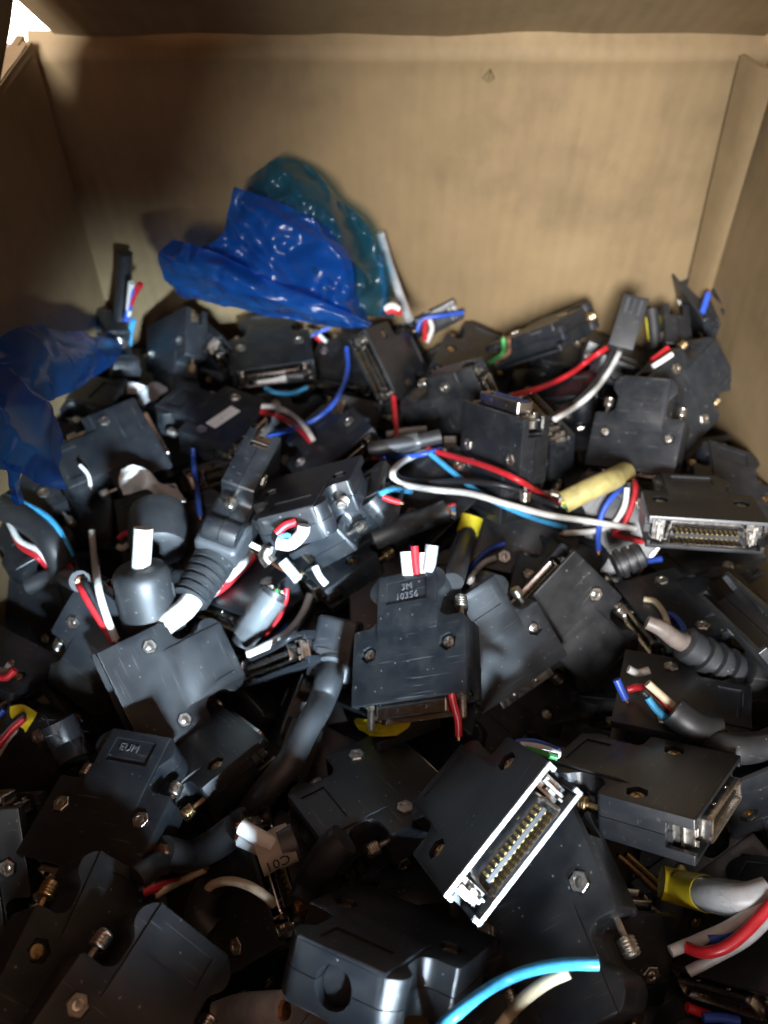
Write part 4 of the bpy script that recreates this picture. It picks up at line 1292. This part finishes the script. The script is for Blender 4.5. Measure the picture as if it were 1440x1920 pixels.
wire_part(root, [(712, 926), (730, 918), (750, 918), (770, 922)], 1.3, 'cyan', lift=2, n=12)
wire_part(root, [(718, 931), (735, 938), (750, 942)], 1.3, 'red', lift=2, n=10, copper=True)
root = bundle("wired_socket", "slotted black wire socket with red, black and white wires, far right", "socket", (1175, 605))
c = at_z(1178, 606, -0.005)
bm = bmesh.new(); box(bm, -0.0058, 0.0058, -0.013, 0.012, -0.0042, 0.0042)
mr = Matrix.Translation(c) @ Quaternion((0, 0, 1), math.radians(-22)).to_matrix().to_4x4() @ Quaternion((1, 0, 0), math.radians(35)).to_matrix().to_4x4()
bmesh.ops.transform(bm, matrix=mr, verts=bm.verts)
put("body", bm, 'rubber', root, bevel=0.0006, seg=2)
for k in (-1, 0, 1):
    bm = bmesh.new(); box(bm, k * 0.003 - 0.0008, k * 0.003 + 0.0008, 0.003, 0.0105, 0.0043, 0.0050)
    bmesh.ops.transform(bm, matrix=mr, verts=bm.verts)
    put("slot_rib", bm, 'grey_rubber', root, bevel=0.0002, seg=1)
wire_part(root, [(1144, 648), (1110, 670), (1070, 700), (1020, 724), (956, 744)], 1.5, 'red', lift=4)
wire_part(root, [(1164, 654), (1146, 690), (1118, 728), (1085, 758), (1040, 786)], 1.5, 'white', lift=4)
wire_part(root, [(1150, 654), (1132, 692), (1105, 728), (1070, 760), (1032, 782)], 1.4, 'blackwire', lift=3)
root = bundle("cut_cable", "red, white and blue wire tips right of the large blue bag", "cable", (798, 612))
wire_part(root, [(798, 596), (797, 615), (797, 640)], 1.5, 'red', lift=4, n=10)
wire_part(root, [(806, 600), (810, 618), (800, 642)], 1.5, 'white', lift=4, n=10)
wire_part(root, [(782, 622), (788, 604), (800, 596), (830, 592), (868, 586)], 1.4, 'blue', lift=4, n=16)
root = bundle("cut_cable", "small blue, red and white wire tips under the large blue bag", "cable", (598, 632))
wire_part(root, [(584, 630), (600, 622), (618, 614)], 1.2, 'blue', lift=3, n=8)
wire_part(root, [(592, 632), (602, 640)], 1.2, 'red', lift=3, n=6)
wire_part(root, [(598, 628), (612, 641)], 1.2, 'white', lift=3, n=6)
loose_wire("green wire with a brown twin, far side right of centre", [(916, 682), (930, 672), (944, 660), (944, 634)], 1.4, 'green', lift=4)
loose_wire("dull brown wire beside the green one", [(926, 682), (940, 672), (954, 660), (954, 636)], 1.2, 'brown', lift=3.5)
loose_wire("thin teal wire arc below the white cable marker", [(498, 728), (520, 737), (550, 737), (576, 726)], 1.3, 'cyan', lift=2)
root = bundle("cable_marker", "white paper marker round a dark cable, behind the white sticker", "marker", (510, 706))
wire_part(root, [(476, 708), (510, 707), (540, 705), (570, 704)], 2.8, 'rubber', "jacket", lift=2, n=14, nn=14)
wire_part(root, [(482, 708), (510, 707), (537, 705)], 3.0, 'paper', "paper_wrap", lift=1.9, n=10, nn=14)
root = bundle("cut_cable", "red and white wire stubs beside the yellow paint mark", "cable", (1238, 670))
wire_part(root, [(1222, 676), (1238, 664), (1253, 652)], 1.5, 'red', lift=4, n=8)
wire_part(root, [(1224, 687), (1242, 676), (1260, 664)], 1.4, 'white', lift=4, n=8)
loose_wire("short blue wire leaning on the far right corner of the box", [(1316, 588), (1322, 570), (1328, 550)], 1.7, 'blue', lift=5, n=8)
root = bundle("cut_cable", "blue and red wire tips against the right wall", "cable", (1392, 672))
wire_part(root, [(1382, 678), (1390, 670), (1398, 664)], 1.8, 'cyan', lift=4, n=8)
wire_part(root, [(1398, 680), (1408, 676), (1415, 672)], 1.4, 'red', lift=4, n=8)
wire_part(root, [(1372, 652), (1382, 658), (1392, 666)], 1.4, 'white', lift=4, n=8)
root = bundle("tagged_cable", "cable with a folded yellow tag in the far right corner", "cable", (1226, 615))
wire_part(root, [(1222, 580), (1226, 612), (1230, 655)], 3.0, 'rubber', "jacket", lift=2, n=10, nn=12)
wire_part(root, [(1224, 594), (1226, 615), (1229, 638)], 3.6, 'yellow', "tag", lift=2.2, n=8, nn=6)
root = bundle("cut_cable", "upright dark cable with white, blue and red cores in the far left corner", "cable", (235, 560))
pts = [at_y(222, 640, 0.316), at_y(228, 570, 0.322), at_y(233, 520, 0.325), at_y(234, 474, 0.327)]
put("jacket", tube_bm(smooth_path(pts, 14), 0.0036, 14), 'blackwire', root)
for pl, mt in (([(240, 590), (243, 560), (246, 530)], 'white'), ([(236, 600), (246, 560), (252, 540)], 'blue'), ([(244, 570), (252, 550), (264, 532)], 'red'), ([(242, 662), (243, 630), (250, 600)], 'cyan')):
    put("wire", tube_bm(smooth_path([at_y(u, v, 0.313) for u, v in pl], 10), 0.0015, 8), mt, root)
root = bundle("cut_cable", "pale grey cable leaning on the far wall right of the large blue bag", "cable", (735, 510))
pts = [at_y(768, 600, 0.306), at_y(748, 548, 0.320), at_y(728, 490, 0.330), at_y(713, 436, 0.3335)]
put("jacket", tube_bm(smooth_path(pts, 16), 0.0022, 12), 'grey', root)
put("wire", tube_bm(smooth_path([at_y(u, v, 0.318) for u, v in ((716, 590), (720, 548), (716, 512), (712, 480))], 10), 0.0010, 8), 'cyan', root)
put("wire", tube_bm(smooth_path([at_y(u, v, 0.300) for u, v in ((722, 580), (735, 573), (748, 580))], 8), 0.0016, 8), 'white', root)
put("wire", tube_bm(smooth_path([at_y(u, v, 0.299) for u, v in ((716, 590), (735, 583), (752, 588))], 8), 0.0014, 8), 'red', root)
root = bundle("cut_cable", "white and red wires rising at the lower right picture edge", "cable", (1350, 1760))
wire_part(root, [(1285, 1776), (1320, 1786), (1360, 1776), (1400, 1745), (1450, 1690)], 1.75, 'red', lift=15)
wire_part(root, [(1257, 1784), (1310, 1762), (1370, 1735), (1440, 1690)], 1.75, 'white', lift=14, copper=True)
wire_part(root, [(1330, 1762), (1370, 1745), (1400, 1726)], 1.4, 'blue', lift=12, n=10)
wire_part(root, [(1290, 1822), (1340, 1796), (1400, 1762), (1450, 1715)], 1.6, 'grey', lift=11)
root = bundle("cut_cable", "light blue and white wires rising at the bottom edge right of centre", "cable", (1000, 1830))
wire_part(root, [(1122, 1808), (1060, 1808), (985, 1822), (910, 1858), (840, 1915), (810, 1945)], 1.55, 'cyan', lift=16, copper=True)
wire_part(root, [(1066, 1822), (1020, 1845), (970, 1885), (930, 1935)], 1.7, 'cream', lift=14)
root = bundle("cut_cable", "cream wire bending out of a black sleeve, lower left of centre", "cable", (400, 1680))
wire_part(root, [(384, 1674), (400, 1658), (430, 1652), (465, 1660), (495, 1678), (516, 1698)], 1.5, 'cream', lift=5, copper=True)
wire_part(root, [(392, 1662), (380, 1690), (372, 1720), (395, 1745)], 4.2, 'rubber', "jacket", lift=1, n=12, nn=14)
wire_part(root, [(400, 1652), (394, 1662)], 1.2, 'red', lift=3, n=5)
root = bundle("cut_cable", "red, white and black wire tips poking out at lower left", "cable", (330, 1650))
wire_part(root, [(270, 1672), (300, 1662), (335, 1652), (360, 1645)], 1.5, 'red', lift=4, n=12, copper=True)
wire_part(root, [(290, 1678), (330, 1656), (384, 1630)], 1.35, 'cream', lift=3, n=12, copper=True)
wire_part(root, [(262, 1668), (300, 1652), (334, 1642)], 1.4, 'blackwire', lift=3, n=12, copper=True)
wire_part(root, [(258, 1648), (290, 1624), (332, 1600)], 3.4, 'rubber', "jacket", lift=1, n=12, nn=14, copper=True)
root = bundle("cut_cable", "red, cream, black and blue wires below the tilted one-nut connector", "cable", (1220, 1300))
wire_part(root, [(1178, 1254), (1196, 1262), (1217, 1257)], 1.5, 'white', lift=4, n=10)
wire_part(root, [(1156, 1274), (1164, 1292), (1173, 1311)], 1.5, 'blue', lift=4, n=8, copper=True)
wire_part(root, [(1214, 1281), (1240, 1304), (1268, 1329)], 1.5, 'cream', lift=4, n=10)
wire_part(root, [(1176, 1293), (1206, 1289), (1235, 1312), (1264, 1337)], 1.4, 'red', lift=3, n=12)
wire_part(root, [(1205, 1296), (1230, 1320), (1258, 1343)], 1.3, 'blackwire', lift=2, n=10)
wire_part(root, [(1214, 1308), (1232, 1332), (1256, 1353)], 1.3, 'cyan', lift=2, n=10)
wire_part(root, [(1262, 1332), (1300, 1360), (1345, 1372)], 5.0, 'rubber', "jacket", lift=1, n=12, nn=14)
loose_wire("red wire dropping beside the right jackscrew of the 3M connector", [(846, 1298), (852, 1325), (859, 1352), (860, 1380)], 1.3, 'red', lift=-3, n=10)
root = bundle("cut_cable", "thin blue, white and green wires behind the silver-rimmed plug", "cable", (1010, 1400))
wire_part(root, [(968, 1392), (1005, 1392), (1048, 1408)], 1.1, 'blue', lift=-12, n=10)
wire_part(root, [(975, 1398), (1010, 1402), (1050, 1415)], 1.3, 'white', lift=-12, n=10)
wire_part(root, [(985, 1404), (1015, 1412), (1045, 1420)], 1.1, 'green', lift=-12, n=10)
root = bundle("cut_cable", "black, red and white wires with yellow tape at the left picture edge", "cable", (25, 1360))
wire_part(root, [(46, 1340), (25, 1356), (-8, 1392)], 1.35, 'blackwire', lift=4, n=10)
wire_part(root, [(46, 1346), (22, 1368), (-8, 1405)], 1.5, 'red', lift=4, n=10)
wire_part(root, [(30, 1366), (12, 1388), (-4, 1415)], 1.3, 'white', lift=3, n=10)
wire_part(root, [(8, 1330), (-8, 1346)], 1.4, 'blue', lift=3, n=6)
local_patch("tape", [[CAM + ray(u, v) * (depth_at(u, v) - 0.003) for u, v in r] for r in ([(16, 1328), (40, 1326), (68, 1340)], [(18, 1342), (44, 1346), (62, 1352)], [(30, 1356), (42, 1364), (48, 1374)])], 'yellow', root, 0.0008)
root = bundle("cut_cable", "red and grey hooked wire stubs at the left picture edge", "cable", (15, 1255))
wire_part(root, [(-10, 1270), (12, 1270), (28, 1256)], 1.5, 'red', lift=4, n=10)
wire_part(root, [(-6, 1255), (8, 1258), (20, 1244)], 1.4, 'grey', lift=4, n=10, copper=True)
# yellow tape under the 3M connector
root = bundle("yellow_tape", "crumpled yellow tape peeping out under the 3M connector", "tape", (718, 1355))
local_patch("tape", [[CAM + ray(u, v) * (depth_at(u, v) - 0.002) for u, v in r] for r in ([(664, 1352), (700, 1348), (735, 1342), (770, 1348)], [(666, 1366), (700, 1364), (735, 1362), (764, 1362)], [(672, 1376), (700, 1378), (738, 1378), (752, 1372)])], 'yellow', root, 0.0012)
# thick cable stubs at the bottom edge
root = bundle("cut_cable", "pale grey cable stub at the bottom edge left of centre", "cable", (470, 1900))
wire_part(root, [(405, 1912), (450, 1898), (530, 1895)], 4.6, 'grey', "jacket", lift=1, n=12, nn=18, copper=True)
# braided sleeve with fine black bristles
root = bundle("braided_sleeve", "frayed black braided sleeve on a cable, above the raised letters EUM", "sleeve", (130, 1400))
jk, jp = wire_part(root, [(108, 1352), (120, 1378), (132, 1402), (142, 1428)], 5.6, 'blackwire', "jacket", lift=3, n=12, nn=18)
bm = bmesh.new()
rr = random.Random(3)
for k in range(46):
    i = rr.randrange(1, 11); p = jp[i]
    a = Vector((rr.gauss(0, 1), rr.gauss(0, 1), rr.gauss(0.5, 0.8))).normalized()
    b = a.cross(Vector((rr.gauss(0, 1), rr.gauss(0, 1), rr.gauss(0, 1)))).normalized()
    p0 = p + a * 0.0056; p1 = p0 + b * 0.005 + a * 0.0008; p2 = p0 + b * 0.0065 + a * rr.uniform(0.0, 0.003)
    tube_bm([p0, p1, p2], 0.00008, 4, bm)
o = put("bristles", bm, 'blackwire', root); o["kind"] = "stuff"
root = bundle("cut_wire", "violet-blue wire tips in the frayed braided sleeve", "wire", (120, 1370))
wire_part(root, [(110, 1352), (113, 1366), (116, 1374)], 0.8, 'blue', lift=10, n=5)
wire_part(root, [(122, 1362), (123, 1372), (122, 1380)], 0.8, 'blue', lift=10, n=5)

# more cable ends lying in the gaps
for label, px, rad_, mt in (
    ("black cable elbow below the two-nut connector left of the silver-rimmed plug", [(645, 1572), (615, 1602), (588, 1648), (562, 1700)], 4.6, 'rubber'),
    ("black cable bend above the red, white and black wire tips", [(440, 1556), (395, 1588), (350, 1606), (305, 1598)], 4.6, 'rubber'),
    ("thick black cable leaving the right picture edge below the ribbed boot", [(1325, 1392), (1380, 1404), (1450, 1398)], 4.6, 'rubber'),
    ("black cable under the hanging light blue wire at the left", [(52, 1098), (105, 1080), (150, 1090)], 3.8, 'rubber'),
    ("scuffed grey cable in front of the edge-on connector, heading right", [(700, 1010), (752, 988), (800, 972), (838, 958)], 4.6, 'grey_rubber')):
    root = bundle("cut_cable", label, "cable", px[0])
    wire_part(root, px, rad_, mt, "jacket", lift=1.0, n=16, nn=16, copper=(mt != 'blackwire'))
    if mt == 'grey_rubber':
        for k, c_ in enumerate(('red', 'cyan', 'white', 'blackwire')):
            wire_part(root, [(836, 950 + k * 6), (846, 948 + k * 7), (854, 946 + k * 9)], 1.1, c_, lift=2.5, n=8)
root = bundle("cut_cable", "red and blue wire tips at the bottom right corner", "cable", (1310, 1900))
wire_part(root, [(1288, 1888), (1308, 1896), (1330, 1904)], 1.4, 'red', lift=2, n=8)
wire_part(root, [(1318, 1908), (1350, 1908), (1385, 1914)], 1.4, 'blue', lift=2, n=8)
root = bundle("cut_cable", "bare copper and white wire tips left of the edge-on connector", "cable", (505, 1050))
wire_part(root, [(478, 1036), (500, 1046), (520, 1062), (540, 1072)], 0.9, 'copper', "strand", lift=2, n=12)
wire_part(root, [(590, 1062), (600, 1082), (612, 1096)], 1.5, 'white', lift=2, n=8)
wire_part(root, [(470, 1020), (492, 1030), (512, 1030)], 1.2, 'white', lift=2, n=8)
loose_wire("red wire lying in the shadow below the D-shaped pin socket", [(1148, 1002), (1178, 1010), (1206, 1016)], 1.3, 'red', lift=1, n=10)
loose_wire("thin white wire left of the white scrap, above the dark rounded connector", [(150, 872), (165, 890), (170, 912)], 0.9, 'white', lift=1, n=10)

# ------------------------------------------------------------------ white scraps
root = bundle("paper_scrap", "torn white scrap of paper lying below the large two-nut connector", "scrap", (285, 910))
local_patch("paper", [[CAM + ray(u, v) * (min(depth_at(u, v), depth_at(285, 905)) - 0.010) for u, v in r] for r in ([(228, 878), (250, 872), (272, 884), (300, 905), (330, 908)], [(222, 905), (252, 895), (280, 905), (312, 918), (342, 930)], [(228, 928), (256, 924), (276, 920), (305, 932), (345, 942)])], 'paper', root, 0.0022, res=7)
root = bundle("paper_scrap", "white and pale green paper scraps above the large two-nut connector", "scrap", (265, 732))
local_patch("paper", [[CAM + ray(u, v) * (depth_at(260, 745) - 0.006) for u, v in r] for r in ([(226, 722), (250, 717), (275, 724)], [(224, 738), (250, 738), (272, 742)])], 'paper', root, 0.0012)
local_patch("paper", [[CAM + ray(u, v) * (depth_at(260, 745) - 0.007) for u, v in r] for r in ([(262, 735), (290, 716), (314, 728)], [(262, 748), (290, 738), (312, 736)], [(256, 750), (268, 762), (276, 752)])], 'grey', root, 0.0010)

# ------------------------------------------------------------------ blue plastic bags
def at_x(u, v, x):
    d = ray(u, v)
    return CAM + d * (x / d.x)
bag = empty("plastic_bag", at_y(520, 590, 0.31))
tag(bag, "large crumpled translucent blue plastic bag leaning on the far wall", "bag")
def yb(grid, ys, name, mat, amp, seed, par):
    G = [[at_y(u, v, ys[i][j] - 0.007) for j, (u, v) in enumerate(r)] for i, r in enumerate(grid)]
    return local_patch(name, G, mat, par, amp, res=14, thick=0.0, seed=seed)
yb([[(470, 330), (528, 296), (585, 316), (638, 372)], [(450, 385), (530, 365), (610, 385), (697, 432)], [(420, 450), (540, 450), (630, 470), (724, 512)], [(400, 545), (530, 570), (640, 590), (738, 596)]],
   [[.332, .330, .330, .331], [.326, .314, .312, .326], [.318, .304, .303, .316], [.308, .298, .298, .304]], "film_layer", 'tealfilm', 0.0042, 1.0, bag)
yb([[(443, 350), (492, 368), (560, 396), (622, 430)], [(430, 405), (490, 418), (570, 446), (652, 480)], [(398, 455), (480, 480), (580, 518), (668, 556)], [(338, 466), (450, 508), (570, 560), (692, 604)]],
   [[.318, .312, .306, .306], [.310, .300, .296, .300], [.302, .294, .290, .296], [.298, .290, .286, .290]], "film_layer", 'bluefilm', 0.0040, 4.0, bag)
yb([[(316, 450), (385, 466), (500, 520), (702, 606)], [(297, 488), (390, 500), (500, 546), (690, 613)], [(312, 530), (400, 546), (500, 572), (662, 614)], [(346, 562), (420, 574), (510, 594), (622, 612)]],
   [[.300, .292, .286, .286], [.296, .284, .280, .283], [.296, .286, .282, .284], [.298, .290, .288, .288]], "film_layer", 'bluefilm', 0.0034, 8.0, bag)
bag = empty("plastic_bag", at_x(60, 850, -0.12))
tag(bag, "small crumpled blue plastic bag against the left wall", "bag")
def xb(grid, xs, name, mat, amp, seed, par):
    G = [[at_x(u, v, xs[i][j] + 0.008) for j, (u, v) in enumerate(r)] for i, r in enumerate(grid)]
    return local_patch(name, G, mat, par, amp, res=14, thick=0.0, seed=seed)
xb([[(-30, 650), (42, 612), (130, 622), (222, 642)], [(-30, 690), (60, 668), (140, 668), (226, 664)], [(-30, 735), (70, 712), (120, 712), (196, 696)], [(-30, 770), (60, 762), (96, 752), (150, 726)]],
   [[-.136, -.134, -.135, -.136], [-.134, -.126, -.126, -.131], [-.130, -.122, -.124, -.129], [-.126, -.120, -.122, -.127]], "film_layer", 'bluefilm', 0.0036, 12.0, bag)
xb([[(-30, 690), (22, 696), (72, 742), (108, 800)], [(-30, 745), (40, 752), (92, 800), (114, 850)], [(-30, 805), (40, 822), (82, 850), (114, 892)], [(-20, 870), (40, 884), (78, 902), (112, 926)]],
   [[-.124, -.120, -.117, -.113], [-.118, -.112, -.110, -.109], [-.116, -.110, -.107, -.106], [-.116, -.110, -.107, -.106]], "film_layer", 'bluefilm', 0.0036, 17.0, bag)
xb([[(8, 860), (24, 868), (44, 876)], [(16, 900), (28, 905), (44, 905)], [(28, 945), (36, 948), (44, 942)]], [[-.113, -.111, -.110], [-.114, -.112, -.111], [-.116, -.115, -.114]], "film_layer", 'bluefilm', 0.0018, 21.0, bag)

# ------------------------------------------------------------------ bright lamp seen past the far left corner
lamp = empty("work_lamp", at_y(20, 20, 0.55))
tag(lamp, "glaring white lamp seen past the far left corner of the box", "lamp")
m_em, nt, b = new_mat('lamp_glow')
b.inputs['Emission Color'].default_value = (1.0, 0.90, 0.76, 1); b.inputs['Emission Strength'].default_value = 9
b.inputs['Base Color'].default_value = (0.9, 0.9, 0.9, 1)
M['glow'] = m_em
a, b_ = at_y(62, 46, 0.44), at_y(-55, -120, 0.50)
bm = bmesh.new(); lathe(bm, a, b_ - a, [(-0.0055, 0.0), (-0.0045, 0.004), (0, 0.0085), (0.015, 0.0200), ((b_ - a).length, 0.040)], 24)
put("tube", bm, 'glow', lamp)
bm = bmesh.new(); lathe(bm, b_, b_ - a, [(0, 0.0405), (0.02, 0.0415), (0.022, 0.036)], 24)
put("lamp_holder", bm, 'grey', lamp)
